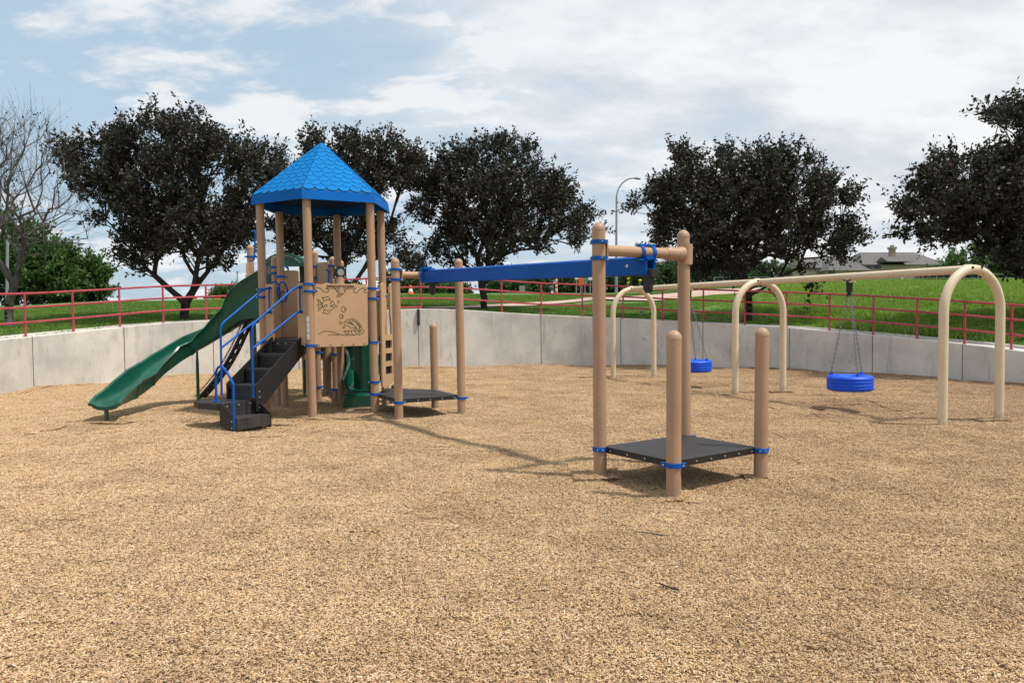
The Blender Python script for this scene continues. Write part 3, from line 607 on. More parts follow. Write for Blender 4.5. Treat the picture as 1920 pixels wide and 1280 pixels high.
def ln(pts, wd=.0085, closed=False, sm=True):   # points in enlarged picture of the panel -> panel plane
    q = [((x - 255) / 765 * PW, (1130 - y) / 915 * PH) for x, y in pts]
    if sm and len(q) > 2:
        o = []; n = len(q)
        for i in range(n if closed else n - 1):
            p0, p1, p2, p3 = (q[(i + j) % n] if closed else q[min(max(i + j, 0), n - 1)] for j in (-1, 0, 1, 2))
            for s in range(6):
                t = s / 6; o.append(tuple(.5 * (2 * p1[a] + (p2[a] - p0[a]) * t + (2 * p0[a] - 5 * p1[a] + 4 * p2[a] - p3[a]) * t * t + (3 * p1[a] - p0[a] - 3 * p2[a] + p3[a]) * t ** 3) for a in (0, 1)))
        if not closed: o.append(q[-1])
        q = o
    n = len(q); vs = []
    for i in range(n):
        a = q[(i - 1) % n] if closed else q[max(i - 1, 0)]; c = q[(i + 1) % n] if closed else q[min(i + 1, n - 1)]
        tx, ty = c[0] - a[0], c[1] - a[1]; l = math.hypot(tx, ty) or 1; px_, py_ = -ty / l * wd / 2, tx / l * wd / 2
        for s in (-1, 1): vs.append(FO + d * (q[i][0] + s * px_) + Vector((0, 0, q[i][1] + s * py_)) + nn_ * .0118)
    art.add(vs, [(2 * i, 2 * i + 1, 2 * ((i + 1) % n) + 1, 2 * ((i + 1) % n)) for i in range(n if closed else n - 1)])
def circ(x, y, r, wd=.008): ln([(x + r * math.cos(t), y + r * math.sin(t)) for t in np.linspace(0, 2 * math.pi, 11)[:-1]], wd, True)
ln([(258, 355), (285, 355), (300, 335), (280, 320), (262, 325)]); ln([(262, 320), (290, 290), (330, 290), (370, 320), (410, 352), (445, 350), (462, 325), (445, 305), (425, 305), (430, 285), (470, 268), (520, 275), (560, 310), (580, 345), (605, 345), (620, 325), (605, 305)])
ln([(1008, 355), (985, 355), (968, 335), (985, 315), (1000, 318)]); ln([(1005, 318), (975, 293), (935, 293), (900, 315), (870, 350), (835, 355), (812, 335), (820, 308), (845, 305), (835, 283), (795, 268), (750, 275), (710, 310), (690, 345), (665, 345), (650, 325), (665, 303)])
circ(635, 262, 22); circ(592, 328, 14); circ(678, 328, 14); ln([(612, 262), (640, 300), (660, 318)])
ln([(372, 520), (390, 480), (430, 460), (480, 460), (520, 485), (545, 520)]); ln([(545, 520), (530, 535), (482, 540), (510, 560), (542, 570)]); ln([(542, 570), (500, 600), (450, 612), (405, 600), (378, 565), (372, 520)])
ln([(390, 468), (385, 445), (365, 425), (400, 428), (430, 415), (465, 425), (475, 458)]); ln([(400, 605), (372, 650), (410, 645), (440, 658), (470, 645), (480, 612)])
ln([(372, 510), (330, 465), (305, 452), (318, 500), (305, 530), (322, 570), (310, 615), (345, 590), (375, 550)]); ln([(315, 530), (365, 530)]); ln([(325, 490), (368, 520)]); ln([(325, 580), (368, 545)]); ln([(440, 530), (400, 535), (395, 550), (420, 562)]); ln([(425, 545), (445, 550)])
circ(493, 502, 11, .004); circ(493, 502, 3, .005)
for x, y, r in ((592, 407, 17), (597, 488, 13), (567, 550, 14), (670, 596, 36), (633, 696, 29), (621, 790, 18), (667, 857, 13)): circ(x, y, r)
ln([(672, 610), (690, 600), (690, 580)]); ln([(635, 706), (650, 700), (650, 685)])
ln([(668, 790), (700, 758), (760, 740), (820, 745), (880, 785), (920, 840), (930, 890), (905, 930), (850, 960), (780, 970), (720, 955), (665, 910)]); ln([(668, 790), (690, 825), (730, 830), (760, 860), (810, 868), (850, 880), (890, 890), (912, 905)]); ln([(665, 912), (720, 905), (770, 905), (830, 898), (880, 912), (905, 905)])
ln([(780, 755), (850, 790), (890, 850), (895, 885)]); ln([(740, 765), (800, 810), (850, 868)]); ln([(820, 770), (880, 810), (915, 870)]); ln([(860, 840), (840, 850), (830, 868)]); ln([(730, 910), (740, 950)]); ln([(770, 908), (790, 962)]); ln([(820, 902), (850, 950)]); ln([(860, 905), (895, 935)])
ln([(735, 780), (760, 785), (780, 800), (795, 825)]); ln([(760, 815), (790, 790)]); circ(750, 790, 9, .004); ln([(700, 770), (720, 790), (740, 800)])
ln([(310, 950), (360, 915), (430, 905), (500, 915), (580, 945), (650, 965), (730, 972)]); ln([(440, 970), (490, 955), (540, 958), (600, 970)]); ln([(880, 972), (940, 945), (968, 890)])
art.build('fish_drawing', M['groove'], fp, TT, smooth=0)
# scope above the panel
b = MB(); q = FO + d * .39 + Vector((0, .05, PH + .16)); b.plate(q - d * .09 - Vector((0, 0, .09)), d, (0, 0, 1), rrect(.2, .19, .03), .05); b.tube([q + nn_ * .02 + d * .01, q + nn_ * .05 + d * .01], .07, 20)
for s1 in (-1, 1):
    for s2 in (-1, 1): b.tube([q + d * (.01 + s1 * .075) + Vector((0, 0, s2 * .07)) + nn_ * .024, q + d * (.01 + s1 * .075) + Vector((0, 0, s2 * .07)) + nn_ * .032], .011, 8, m=1)
b.tube([q + nn_ * .05 + d * .01, q + nn_ * .053 + d * .01], .052, 20, m=2)
sc = b.build('scope', [M['deckedge'], M['steel'], M['galv']], tw, TT)
b = MB(); b.tube([q + d * .01 - Vector((0, 0, .32)), q + d * .01 - Vector((0, 0, .07))], [.075, .055], 14); b.build('scope_stand', M['tan'], sc, TT)
# stickers on the front post
x, y, _ = pd_['P3']
for z, hh in ((1.53, .085), (1.44, .075), (1.36, .07), (1.265, .09)):
    b = MB(); vs = []
    for j in range(7):
        a = R_(-68 + 7 * j) - math.pi / 2 + R_(30); 
        for zz in (z - hh / 2, z + hh / 2): vs.append((x - .035 * zz / 3.4 + .0655 * math.cos(a), y + .0655 * math.sin(a), zz))
    b.add(vs, [(2 * j, 2 * j + 2, 2 * j + 3, 2 * j + 1) for j in range(6)]); b.build('sticker', M['sticker'], tw, TT)
# hand-hole climbing panel between tower deck and low deck
b = MB(); co = Vector((-2.085, 12.32, 0)); cdv = Vector((.13, .48, 0)).normalized(); cn = Vector((cdv.y, -cdv.x, 0)); CW = .5; th = .03
def cbox(a0, a1, z0_, z1_): q = co + cdv * ((a0 + a1) / 2); b.box((q.x, q.y, (z0_ + z1_) / 2), (a1 - a0, th, z1_ - z0_), ax=cdv)
b.plate(co, cdv, (0, 0, 1), [(0, .45), (.06, .40), (CW, .5), (CW, .62), (0, .62)], th)
for z0_, z1_ in ((.62, .75), (.83, .96), (1.04, 1.17)): cbox(0, .13, z0_, z1_); cbox(.38, CW, z0_, z1_)
for z0_, z1_ in ((.75, .83), (.96, 1.04), (1.17, 1.26)): cbox(0, CW, z0_, z1_)
b.plate(co, cdv, (0, 0, 1), [(0, 1.26), (.12, 1.26), (.12, 1.4), (.16, 1.6), (.17, 1.95), (.14, 2.07), (.08, 2.1), (.02, 2.06), (0, 1.98)], th)
b.plate(co, cdv, (0, 0, 1), [(CW, 1.26), (CW, 1.98), (CW - .02, 2.06), (CW - .08, 2.1), (CW - .14, 2.07), (CW - .17, 1.95), (CW - .16, 1.6), (CW - .12, 1.4), (CW - .12, 1.26)], th)
b.build('climbing_panel', M['tan_panel'], tw, TT, smooth=0)
b = MB(); q = co + cdv * .25 - cn * .04; b.box((q.x, q.y, .88), (.46, .02, .74), ax=cdv); b.build('climber_hole_shade', M['black'], tw, TT)  # black sheet added behind the hand holes to stand in for shade
# ---- stairs
E0 = Vector((-3.485, 12.0, 0)); nv = Vector((-.5, -.866, 0)); av = Vector((.866, -.5, 0))
def S(s, b_, z): return E0 + nv * s + av * b_ + Vector((0, 0, z))
stairs = MB(); tread = [(.28, 1.01), (.56, .795), (.84, .58)]
stairs.box(S(-.0, 0, 1.2), (.03, .58, .045), ax=nv, m=1)
s_prev = 0.03
zz = [1.2, 1.01, .795, .58, .37]; ss = [.02, .02 + .27, .02 + .54, .86]
for i in range(4):
    s0 = ss[i]; stairs.box(S(s0, 0, (zz[i] + zz[i + 1]) / 2 - .01), (.012, .58, zz[i] - zz[i + 1] - .0), ax=nv, m=0)
    if i < 3: stairs.box(S((ss[i] + ss[i + 1]) / 2 + .012, 0, zz[i + 1] - .008), (ss[i + 1] - ss[i] + .03, .58, .016), ax=nv, m=0)
    if i < 3: stairs.box(S(ss[i + 1] + .03, 0, zz[i + 1] - .03), (.014, .58, .045), ax=nv, m=1)
    for k in (-.18, 0, .18): q = S(s0 + .008, k, zz[i] - .05); stairs.tube([q, q + nv * .008], .009, 8, m=2)
so = stairs.build('stairs', DM, tw, TT, smooth=30)
for sd in (-1, 1):
    b = MB(); o = S(0, sd * .305, 0); b.plate(o, nv, (0, 0, 1), [(-.03, 1.0), (-.03, 1.25), (.04, 1.25), (.92, .60), (.92, .22), (.86, .22)], .018)
    for q_ in ((.86, .42), (.86, .5), (.86, .27)): q = S(q_[0], sd * .305, q_[1]); b.tube([q + av * sd * .008, q + av * sd * .016], .011, 8, m=1)
    b.build('stringer', [M['deckedge'], M['steel']], so, TT, smooth=20)
# transfer platform
pp_ = [(.86, .2), (1.45, .2), (1.45, -.22), (1.36, -.45), (1.15, -.6), (.98, -.58), (.86, -.42)]
b = MB(); poly = [S(s, q, 0).xy[:] for s, q in pp_]; deckplate(b, poly, .37, .07)
b.tube([S(1.1, -.15, -.05), S(1.1, -.15, .355)], .045, 14, m=1); plat = b.build('transfer_platform', DM, tw, TT)
# lower step
b = MB(); b.box(S(1.155, .212, .27), (.59, .012, .19), ax=nv, m=0); b.box(S(1.155, .36, .175), (.59, .30, .014), ax=nv, m=0); b.box(S(1.155, .518, .11), (.59, .014, .15), ax=nv, m=0)
for s_ in (.852, 1.458):
    o = S(s_, 0, 0); b.plate(o, av, (0, 0, 1), [(.2, .12), (.36, .0), (.53, .0), (.53, .2), (.235, .385), (.2, .385)], .014, m=1)
for k in (.95, 1.155, 1.36): q = S(k, .22, .335); b.tube([q, q + av * .01], .011, 8, m=2)
for q_ in ((.45, .06), (.45, .15)): q = S(1.466, q_[0], q_[1]); b.tube([q, q + nv * .01], .012, 8, m=2)
b.build('step', DM, tw, TT, smooth=20)
# handrails
def arc3(p0, p1, p2, n=6, k=.3):   # rounded corner
    p0, p1, p2 = map(Vector, (p0, p1, p2)); a = p1 + (p0 - p1).normalized() * k; c = p1 + (p2 - p1).normalized() * k
    return [a * (1 - t) ** 2 + p1 * 2 * t * (1 - t) + c * t * t for t in np.linspace(0, 1, n)]
for sd in (-1, 1):
    q = sd * .33; T0 = S(.02, q, 2.02); Tm = S(.16, q, 2.0); C1 = S(.98, q, 1.46); Bm = S(.99, q, .42)
    b = MB(); b.tube([T0] + arc3(T0, Tm, C1, k=.08) + arc3(Tm, C1, Bm, k=.09) + [Bm], .0165, 12)
    b.tube([S(.02, q, 1.64)] + arc3(S(.02, q, 1.64), S(.12, q, 1.63), S(.985, q, 1.12), k=.07) + [S(.985, q, 1.12)], .0165, 12)
    b.tube([S(.05, q, 2.02), S(.05, q, 1.64)], .013, 10)
    for z in (2.02, 1.64): b.box(S(-.0, q + .0, z), (.07, .05, .04), ax=nv)
    b.build('handrail', M['blue'], tw, TT)
b = MB(); q0 = Vector((-4.22, 10.98, .37)); q3 = S(1.475, .5, .05); up = Vector((0, 0, 1))
p = [q0, q0 + up * .3, q0 + up * .40]
e = q3 + up * .62
for t in np.linspace(.08, .92, 12): p.append((q0 + up * .40).lerp(e, t) + up * (.15 * math.sin(math.pi * (t ** .72))))
p += [e, e - up * .1, q3]
b.tube(p, .0175, 12); b.tube([q0, q0 + up * .012], .05, 14); b.build('loop_handrail', M['blue'], tw, TT)
# blue ring handles and grab bars on the upper entrance
for px_, py_, rr_ in ((515, 549, .13), (530, 547, .115)):
    c = P(px_, py_, 12.95); b = MB(); pts = [c + Vector((.62 * rr_ * math.cos(t), .03 * math.cos(t), 1.45 * rr_ * math.sin(t))) for t in np.linspace(0, 2 * math.pi, 19)[:-1]]
    b.tube(pts, .0135, 8, closed=True); b.box(c + Vector((0, .03, 0)), (.03, .06, .03)); b.build('ring_handle', M['blue'], tw, TT)
for px_, y0_, y1_, Y_ in ((479, 432, 488, 14.8), (617, 505, 545, 13.9), (541, 500, 515, 13.5)):
    a_ = P(px_, y0_, Y_); c_ = P(px_ - 2, y1_, Y_); b = MB(); k = Vector((-.1, .05, 0)); b.tube([a_ + k * .3 - up * .02] + arc3(a_ + k, a_, c_, k=.06) + arc3(a_, c_, c_ + k, k=.06) + [c_ + k], .015, 10); b.build('grab_bar', M['blue'], tw, TT)
# ---- slides
def slide(path, hw, hl, hr, name, seams=(), mat_=None):
    P_ = [Vector(p) for p in path]
    # resample by catmull-rom
    Q = []; HL = []; HR_ = []; n = len(P_)
    for i in range(n - 1):
        p0, p1, p2, p3 = P_[max(i - 1, 0)], P_[i], P_[i + 1], P_[min(i + 2, n - 1)]
        for s in range(8):
            t = s / 8; Q.append(.5 * (2 * p1 + (p2 - p0) * t + (2 * p0 - 5 * p1 + 4 * p2 - p3) * t * t + (3 * p1 - p0 - 3 * p2 + p3) * t ** 3)); HL.append(hl[i] * (1 - t) + hl[i + 1] * t); HR_.append(hr[i] * (1 - t) + hr[i + 1] * t)
    Q.append(P_[-1]); HL.append(hl[-1]); HR_.append(hr[-1]); vs = []; N_ = len(Q)
    for i, q in enumerate(Q):
        tt = (Q[min(i + 1, N_ - 1)] - Q[max(i - 1, 0)]); tt.z *= .6; tt.normalize(); sd = Vector((tt.y, -tt.x, 0)).normalized(); upv = sd.cross(tt).normalized(); g = .012 if any(abs(i - k) < 1 for k in seams) else 0
        def pt(u, v): return q + sd * u + upv * v
        w2 = hw; l, r = HL[i], HR_[i]; h_ = w2 * .62
        inner = [(-w2, l), (-w2 * .97, l * .55 + .03), (-w2 * .82, .045), (-w2 * .5, .012), (0, .0), (w2 * .5, .012), (w2 * .82, .045), (w2 * .97, r * .55 + .03), (w2, r)]
        outer = [(w2 + .035, r + .012), (w2 + .055 + g, r - .008), (w2 + .03 + g, r - .035), (w2 * 1.05 + g, r * .5), (w2 * .88 + g, -.015 - g), (w2 * .5, -.045 - g), (0, -.055 - g), (-w2 * .5, -.045 - g), (-w2 * .88 - g, -.015 - g), (-w2 * 1.05 - g, l * .5), (-w2 - .03 - g, l - .035), (-w2 - .055 - g, l - .008), (-w2 - .035, l + .012)]
        vs += [pt(u, v) for u, v in inner + outer]
    k = 22; b = MB(); b.add(vs, [(i * k + j, (i + 1) * k + j, (i + 1) * k + (j + 1) % k, i * k + (j + 1) % k) for i in range(N_ - 1) for j in range(k)] + [tuple(range(k)), tuple((N_ - 1) * k + j for j in range(k - 1, -1, -1))])
    return b.build(name, M['green'], tw, TT, smooth=50)
sp_ = [(-4.3, 13.85, 1.55), (-4.75, 13.98, 1.54), (-5.05, 14.02, 1.40), (-5.42, 14.0, 1.17), (-5.74, 13.88, .97), (-5.97, 13.6, .80), (-6.09, 13.2, .63), (-6.14, 12.8, .45), (-6.16, 12.4, .335), (-6.16, 12.05, .28), (-6.15, 11.78, .26), (-6.14, 11.6, .235)]
s1 = slide(sp_, .195, [.92, .62, .34, .24, .20, .27, .22, .20, .25, .19, .13, .05], [.92, .62, .34, .26, .27, .21, .20, .27, .24, .17, .12, .05], 'wave_slide', (18, 33, 55, 66))
b = MB(); b.tube([(-5.73, 14.05, -.1), (-5.73, 14.05, .75), (-5.73, 14.05, .85), (-5.73, 14.05, .98)], [.028, .028, .02, .02], 12); b.build('support_leg', M['green'], s1, TT)
b = MB(); b.tube([(-6.17, 11.7, -.1), (-6.17, 11.7, .22)], .032, 12); b.box((-6.15, 11.72, .20), (.2, .14, .02)); b.build('support_leg', M['green'], s1, TT)
hp = []; hc = Vector((-3.68, 15.34, 0)); 
for i in range(17):
    a = math.pi - i * math.pi / 6; hp.append((hc.x + .68 * math.cos(a), hc.y + .68 * math.sin(a), 1.5 - i * .0))
hp = [(hc.x + .68 * math.cos(math.pi - i * 2 * math.pi / 12), hc.y + .68 * math.sin(math.pi - i * 2 * math.pi / 12), 1.50 - 1.0 * i / 18) for i in range(19)]
hp += [(-2.85, 14.7, .42), (-2.72, 14.2, .33), (-2.68, 13.75, .28), (-2.66, 13.35, .26)]
s2 = slide(hp, .25, [.5] * 3 + [.3] * 15 + [.36, .42, .4, .3, .2], [.5] * 3 + [.3] * 15 + [.36, .42, .4, .3, .2], 'spiral_slide', (30, 70, 110, 160))
b = MB(); b.box((-2.64, 13.28, .1), (.5, .34, .28)); b.build('slide_foot', M['green'], s2, TT, bevel=.04)
b = MB(); b.tube([(-2.62 + .17 * math.cos(a), 13.62 - .08 * math.sin(a), .2) for a in (0,)] + [(-2.62, 13.62, .2)], .01, 3) if 0 else None
b.add([(-2.63 + .19 * math.cos(a), 13.72 - .14 * math.sin(a), z) for z in (.22, 1.14) for a in np.linspace(0, math.pi, 9)] + [(-2.63 + .165 * math.cos(a), 13.72 - .115 * math.sin(a), z) for z in (.22, 1.14) for a in np.linspace(0, math.pi, 9)], [(i, i + 9, i + 10, i + 1) for i in range(8)] + [(18 + i, 19 + i, 28 + i, 27 + i) for i in range(8)] + [(9 + i, 27 + i, 28 + i, 10 + i) for i in range(8)] + [(0, 18, 27, 9), (8, 17, 35, 26)])
b.build('slide_wall', M['green'], s2, TT)
b = MB(); b.tube([(hc.x, hc.y, -.1), (hc.x, hc.y, 2.3)], .085, 16); b.build('centre_pole', M['tan'], s2, TT)
b = MB(); b.tube([P(572, 760, 14.6).xy[:] + (-.1,), P(572, 760, 14.6).xy[:] + (.75,)], .028, 10); b.build('support_leg', M['green'], s2, TT)
b = MB(); vs = []   # arched hood over the spiral slide entrance
K = 13
for yy_, sc_ in ((14.55, 1), (15.4, .97)):
    for rr_ in (.50, .455):
        for j in range(K): a = math.pi * j / (K - 1); vs.append((-4.28 + rr_ * math.cos(a) * sc_, yy_, 2.24 + rr_ * 1.05 * math.sin(a) * sc_))
fs = []
for j in range(K - 1): fs += [(j, j + 1, 2 * K + j + 1, 2 * K + j)[::-1], (K + j, K + j + 1, 3 * K + j + 1, 3 * K + j), (j, j + 1, K + j + 1, K + j), (2 * K + j, 2 * K + j + 1, 3 * K + j + 1, 3 * K + j)[::-1]]
b.add(vs, fs)
for s_ in (-1, 1): b.box((-4.28 + s_ * .478, 14.97, 1.88), (.044, .85, .72))
lun = [(.46 * math.cos(a), .46 * 1.05 * math.sin(a)) for a in np.linspace(.62, math.pi - .62, 12)]
b.plate((-4.28, 14.58, 2.22), (1, 0, 0), (0, 0, 1), lun, .03)
b.build('slide_hood', M['green'], tw, TT, smooth=40)
b = MB(); b.box((-2.15, 13.9, .62), (.05, .5, .34)); b.box((-2.1, 13.75, .2), (.06, .4, .3)); b.build('slide_guard', M['green'], tw, TT, bevel=.02)
# black rung and chain climber behind the stairs
b = MB(); c0 = Vector((-4.98, 14.72, 1.52)); c1 = Vector((-5.95, 14.75, .03)); sd = Vector((0, .5, 0)); mids = []
def cp(t): return c0.lerp(c1, t) + Vector((.05, 0, -.10)) * math.sin(math.pi * t)
for k in (-.3, .3):
    b.tube([cp(t) + sd * k * 2 * .5 for t in np.linspace(0, 1, 12)], .035, 10)
for t in np.linspace(.08, .95, 9):
    q = cp(t); b.tube([q - sd * .3, q + sd * .3], .028, 8); b.box(q, (.09, .26, .05), ax=(c1 - c0), m=0); b.box(q + Vector((.0, 0, .05)), (.05, .05, .05), m=1)
for k in (-.3, .3):
    for t in range(6): chainlinks(b, cp(t / 6) + sd * k + Vector((-.05, 0, .05)), cp((t + 1) / 6) + sd * k + Vector((-.05, 0, .05)), 0, r=.007, L_=.09)
b.build('net_climber', [M['black'], M['blue']], tw, TT)

# ------------------------------------------------------------------ trees
def make_tree(name, label, lobes, Y, basepx, forkpy, n_attr, leaf=.085, per=16, mat_leaf='purple', bark='bark', depth=.55, trunk_r=.13, group=None, seed=1, leafprob=1.0, twigs=3, lean=0, cat='tree', twl=.42, extra_twigs=0, smallr=.006, jit=.0, base=None):
    rs = np.random.RandomState(seed)
    bp = on(basepx, Y) if base is None else Vector(base); k = Y / F
    L3 = []
    for (x, y, r) in lobes:
        if mat_leaf == 'purple' and leafprob == 1: y += 16 * min(1, max(0, (400 - y) / 120))
        q = P(x, y, Y + jit * rs.randn()); L3.append((q.x, q.y, q.z, r * k * (.84 if mat_leaf == 'purple' and leafprob == 1 else 1)))
    L3 = np.array(L3); vol = L3[:, 3] ** 2.2; cxm = (L3[:, 0].min() + L3[:, 0].max()) / 2; hw = (L3[:, 0].max() - L3[:, 0].min()) / 2 + .5
    idx = rs.choice(len(L3), n_attr, p=vol / vol.sum()); dv = rs.randn(n_attr, 3); dv /= np.linalg.norm(dv, axis=1)[:, None]; rad = rs.rand(n_attr) ** (1 / 2.6)
    at = L3[idx, :3] + dv * (rad * L3[idx, 3])[:, None] * np.array([1, 1, 1])
    # spread in depth: the crown is as deep as it is wide
    u = np.clip((at[:, 0] - cxm) / hw, -1, 1); zmid = L3[:, 2].mean(); zr = (L3[:, 2].max() - L3[:, 2].min()) / 2 + .6; vv = np.clip((at[:, 2] - zmid) / zr, -1, 1)
    dep = depth * hw * np.sqrt(np.clip(1 - .8 * (u * u + vv * vv), .05, 1)); dyy = (rs.rand(n_attr) * 2 - 1) * dep
    at[:, 0] += (at[:, 0]) * dyy / Y; at[:, 2] += (at[:, 2] - EYE) * dyy / Y; at[:, 1] += dyy
    fork = P(basepx + lean, forkpy, Y); nodes = []; par = []
    tn = 6
    for i in range(tn + 1):
        t = i / tn; q = bp.lerp(fork, t); q.x += .02 * math.sin(t * 5 + seed); nodes.append((q.x, q.y, q.z - (.15 if i == 0 else 0))); par.append(i - 1)
    fk = np.array(nodes[-1]); dist = np.linalg.norm(at - fk, axis=1); order = np.argsort(dist); tips = []
    NA = np.zeros((n_attr * 6 + 60, 3)); ND = np.zeros(len(NA)); cnt = len(nodes); NA[:cnt] = nodes; ND[:cnt] = 1e-3; PL = np.zeros(len(NA))
    ND[:tn - 1] = 1e9
    for i in order:
        a = at[i]; dd = np.linalg.norm(NA[:cnt] - a, axis=1); ok = ND[:cnt] < dist[i] * .97
        cost = np.where(ok, dd + .42 * PL[:cnt], 1e9); j = int(np.argmin(cost)); p0 = NA[j]; dl = dd[j]; m = max(1, min(4, int(dl / .35)))
        prev = j
        perp = rs.randn(3) * dl * .05; 
        for s in range(1, m + 1):
            t = s / m; q = p0 * (1 - t) + a * t + perp * math.sin(math.pi * t) + np.array([0, 0, .06 * dl * math.sin(math.pi * t)])
            NA[cnt] = q; ND[cnt] = np.linalg.norm(q - fk); PL[cnt] = PL[prev] + dl / m; par.append(prev); prev = cnt; cnt += 1
        tips.append(prev)
    W = np.zeros(cnt); ex = 2.25
    for i in tips: W[i] += 1
    for i in range(cnt - 1, 0, -1):
        W[par[i]] += W[i]
    rr = smallr * np.maximum(W, .6) ** (1 / ex); sc = trunk_r / rr[1]; rr = smallr + (rr - smallr) * (trunk_r - smallr) / max(1e-6, rr[1] - smallr)
    b = MB(); V_ = []; Fq = []; off = 0
    ii = np.arange(1, cnt); A_ = NA[[par[i] for i in ii]]; B_ = NA[ii]; ra_ = rr[[par[i] for i in ii]]; rb_ = rr[ii]; ra_ = np.minimum(ra_, rb_ * 1.35)
    ra_[:tn] = rr[[par[i] for i in ii[:tn]]]; ra_[0] *= 1.25
    d_ = B_ - A_; ln_ = np.linalg.norm(d_, axis=1)[:, None] + 1e-9; d_ = d_ / ln_; ref = np.where(np.abs(d_[:, 2:3]) < .9, np.array([[0, 0, 1.]]), np.array([[1., 0, 0]]))
    u_ = np.cross(d_, ref); u_ /= np.linalg.norm(u_, axis=1)[:, None]; w_ = np.cross(d_, u_); B_ = B_ + d_ * rb_[:, None] * .3
    sgm = 7; ang = np.arange(sgm) * 2 * math.pi / sgm
    rA = A_[:, None] + (u_[:, None] * np.cos(ang)[None, :, None] + w_[:, None] * np.sin(ang)[None, :, None]) * ra_[:, None, None]
    rB = B_[:, None] + (u_[:, None] * np.cos(ang)[None, :, None] + w_[:, None] * np.sin(ang)[None, :, None]) * rb_[:, None, None]
    Vt = np.concatenate([rA, rB], 1).reshape(-1, 3); m_ = len(ii); o_ = (np.arange(m_) * 2 * sgm)[:, None, None]; jj = np.arange(sgm); q4 = np.stack([jj, (jj + 1) % sgm, (jj + 1) % sgm + sgm, jj + sgm], 1)[None]
    Ft = (o_ + q4).reshape(-1, 4)
    # twigs with leaves
    tip = NA[tips]; out = tip - (fk + np.array([0, 0, .5])); out /= np.linalg.norm(out, axis=1)[:, None]
    tt = np.repeat(tip, twigs, 0); dr = np.repeat(out, twigs, 0) * .8 + rs.randn(len(tt), 3) * .62 + np.array([0, 0, .4]); dr /= np.linalg.norm(dr, axis=1)[:, None]; tl = twl * (.5 + rs.rand(len(tt)))
    e2 = tt + dr * tl[:, None]; u2 = np.cross(dr, rs.randn(len(tt), 3)); u2 /= np.linalg.norm(u2, axis=1)[:, None]; w2 = np.cross(dr, u2); an3 = np.arange(3) * 2 * math.pi / 3; rt = .004 if smallr < .01 else .006
    a3 = tt[:, None] + (u2[:, None] * np.cos(an3)[None, :, None] + w2[:, None] * np.sin(an3)[None, :, None]) * rt
    b3 = e2[:, None] + (u2[:, None] * np.cos(an3)[None, :, None] + w2[:, None] * np.sin(an3)[None, :, None]) * rt * .4
    V3 = np.concatenate([a3, b3], 1).reshape(-1, 3); j3 = np.arange(3); q3_ = np.stack([j3, (j3 + 1) % 3, (j3 + 1) % 3 + 3, j3 + 3], 1)[None]; F3 = ((np.arange(len(tt)) * 6)[:, None, None] + q3_).reshape(-1, 4) + len(Vt)
    Vt = np.concatenate([Vt, V3]); Ft = np.concatenate([Ft, F3])
    root = thing(name, label, cat, bp, group); T = np.array(bp)
    me = npmesh('trunk', Vt, Ft, M[bark], T=T, smooth=True); o = bpy.data.objects.new('trunk', me); COL.objects.link(o); o.parent = root
    keep = rs.rand(len(tt)) < leafprob; tt = tt[keep]; dr = dr[keep]; tl = tl[keep]
    if len(tt) and per:
        nl = len(tt) * per; t = rs.rand(nl); ti = np.repeat(np.arange(len(tt)), per); c = tt[ti] + dr[ti] * (tl[ti] * (t * 1.05))[:, None] + rs.randn(nl, 3) * .035
        ld = dr[ti] * .5 + rs.randn(nl, 3) * .7 + np.array([0, 0, -.1]); ld /= np.linalg.norm(ld, axis=1)[:, None]; lw = np.cross(ld, rs.randn(nl, 3)); lw /= np.linalg.norm(lw, axis=1)[:, None]
        ls = leaf * (.6 + .7 * rs.rand(nl))[:, None]; Vl = np.stack([c, c + ld * ls * .45 + lw * ls * .27, c + ld * ls, c + ld * ls * .45 - lw * ls * .27], 1).reshape(-1, 3)
        Fl = np.arange(nl * 4).reshape(-1, 4); me = npmesh('crown', Vl, Fl, M[mat_leaf], T=T); o = bpy.data.objects.new('crown', me); COL.objects.link(o); o.parent = root
    return root
GT = 'dark purple leaved trees standing behind the wall'
make_tree('purple_leaf_tree', 'wide dark purple leaved tree left of the blue roof, rising behind the green slide', [(300, 225, 38), (262, 235, 30), (220, 265, 52), (150, 290, 45), (360, 250, 45), (400, 260, 38), (445, 290, 50), (500, 300, 40), (485, 350, 50), (330, 320, 80), (240, 340, 70), (165, 340, 45), (270, 420, 55), (350, 420, 70), (430, 410, 65), (240, 470, 33), (400, 480, 40), (300, 470, 40), (180, 415, 22), (265, 500, 22), (460, 445, 30), (340, 205, 18), (125, 275, 22), (530, 310, 14)], 22.5, 347, 568, 1000, trunk_r=.125, seed=3, per=20, leaf=.108, group=GT)
make_tree('purple_leaf_tree', 'dark purple leaved tree mostly hidden behind the blue tower roof', [(595, 265, 28), (655, 262, 34), (700, 255, 20), (730, 275, 30), (765, 290, 26), (700, 320, 50), (620, 320, 50), (750, 330, 30), (670, 400, 55), (590, 430, 45), (640, 470, 35), (540, 430, 35), (725, 440, 32), (755, 485, 26), (775, 505, 14), (690, 470, 28), (560, 470, 25), (770, 400, 15)], 24, 655, 545, 620, trunk_r=.12, seed=5, per=20, leaf=.108, group=GT)
make_tree('purple_leaf_tree', 'dark purple leaved tree in the middle, above the long blue overhead beam', [(880, 280, 34), (930, 268, 34), (985, 285, 34), (835, 298, 36), (800, 330, 40), (850, 350, 60), (930, 350, 70), (1010, 350, 55), (1050, 365, 38), (800, 400, 30), (870, 430, 55), (950, 430, 60), (1040, 420, 45), (1090, 415, 28), (825, 470, 28), (915, 485, 42), (1000, 450, 32), (1075, 450, 25), (1120, 425, 12), (790, 300, 18), (860, 490, 18)], 25.5, 908, 560, 900, trunk_r=.11, seed=8, per=20, leaf=.108, group=GT)
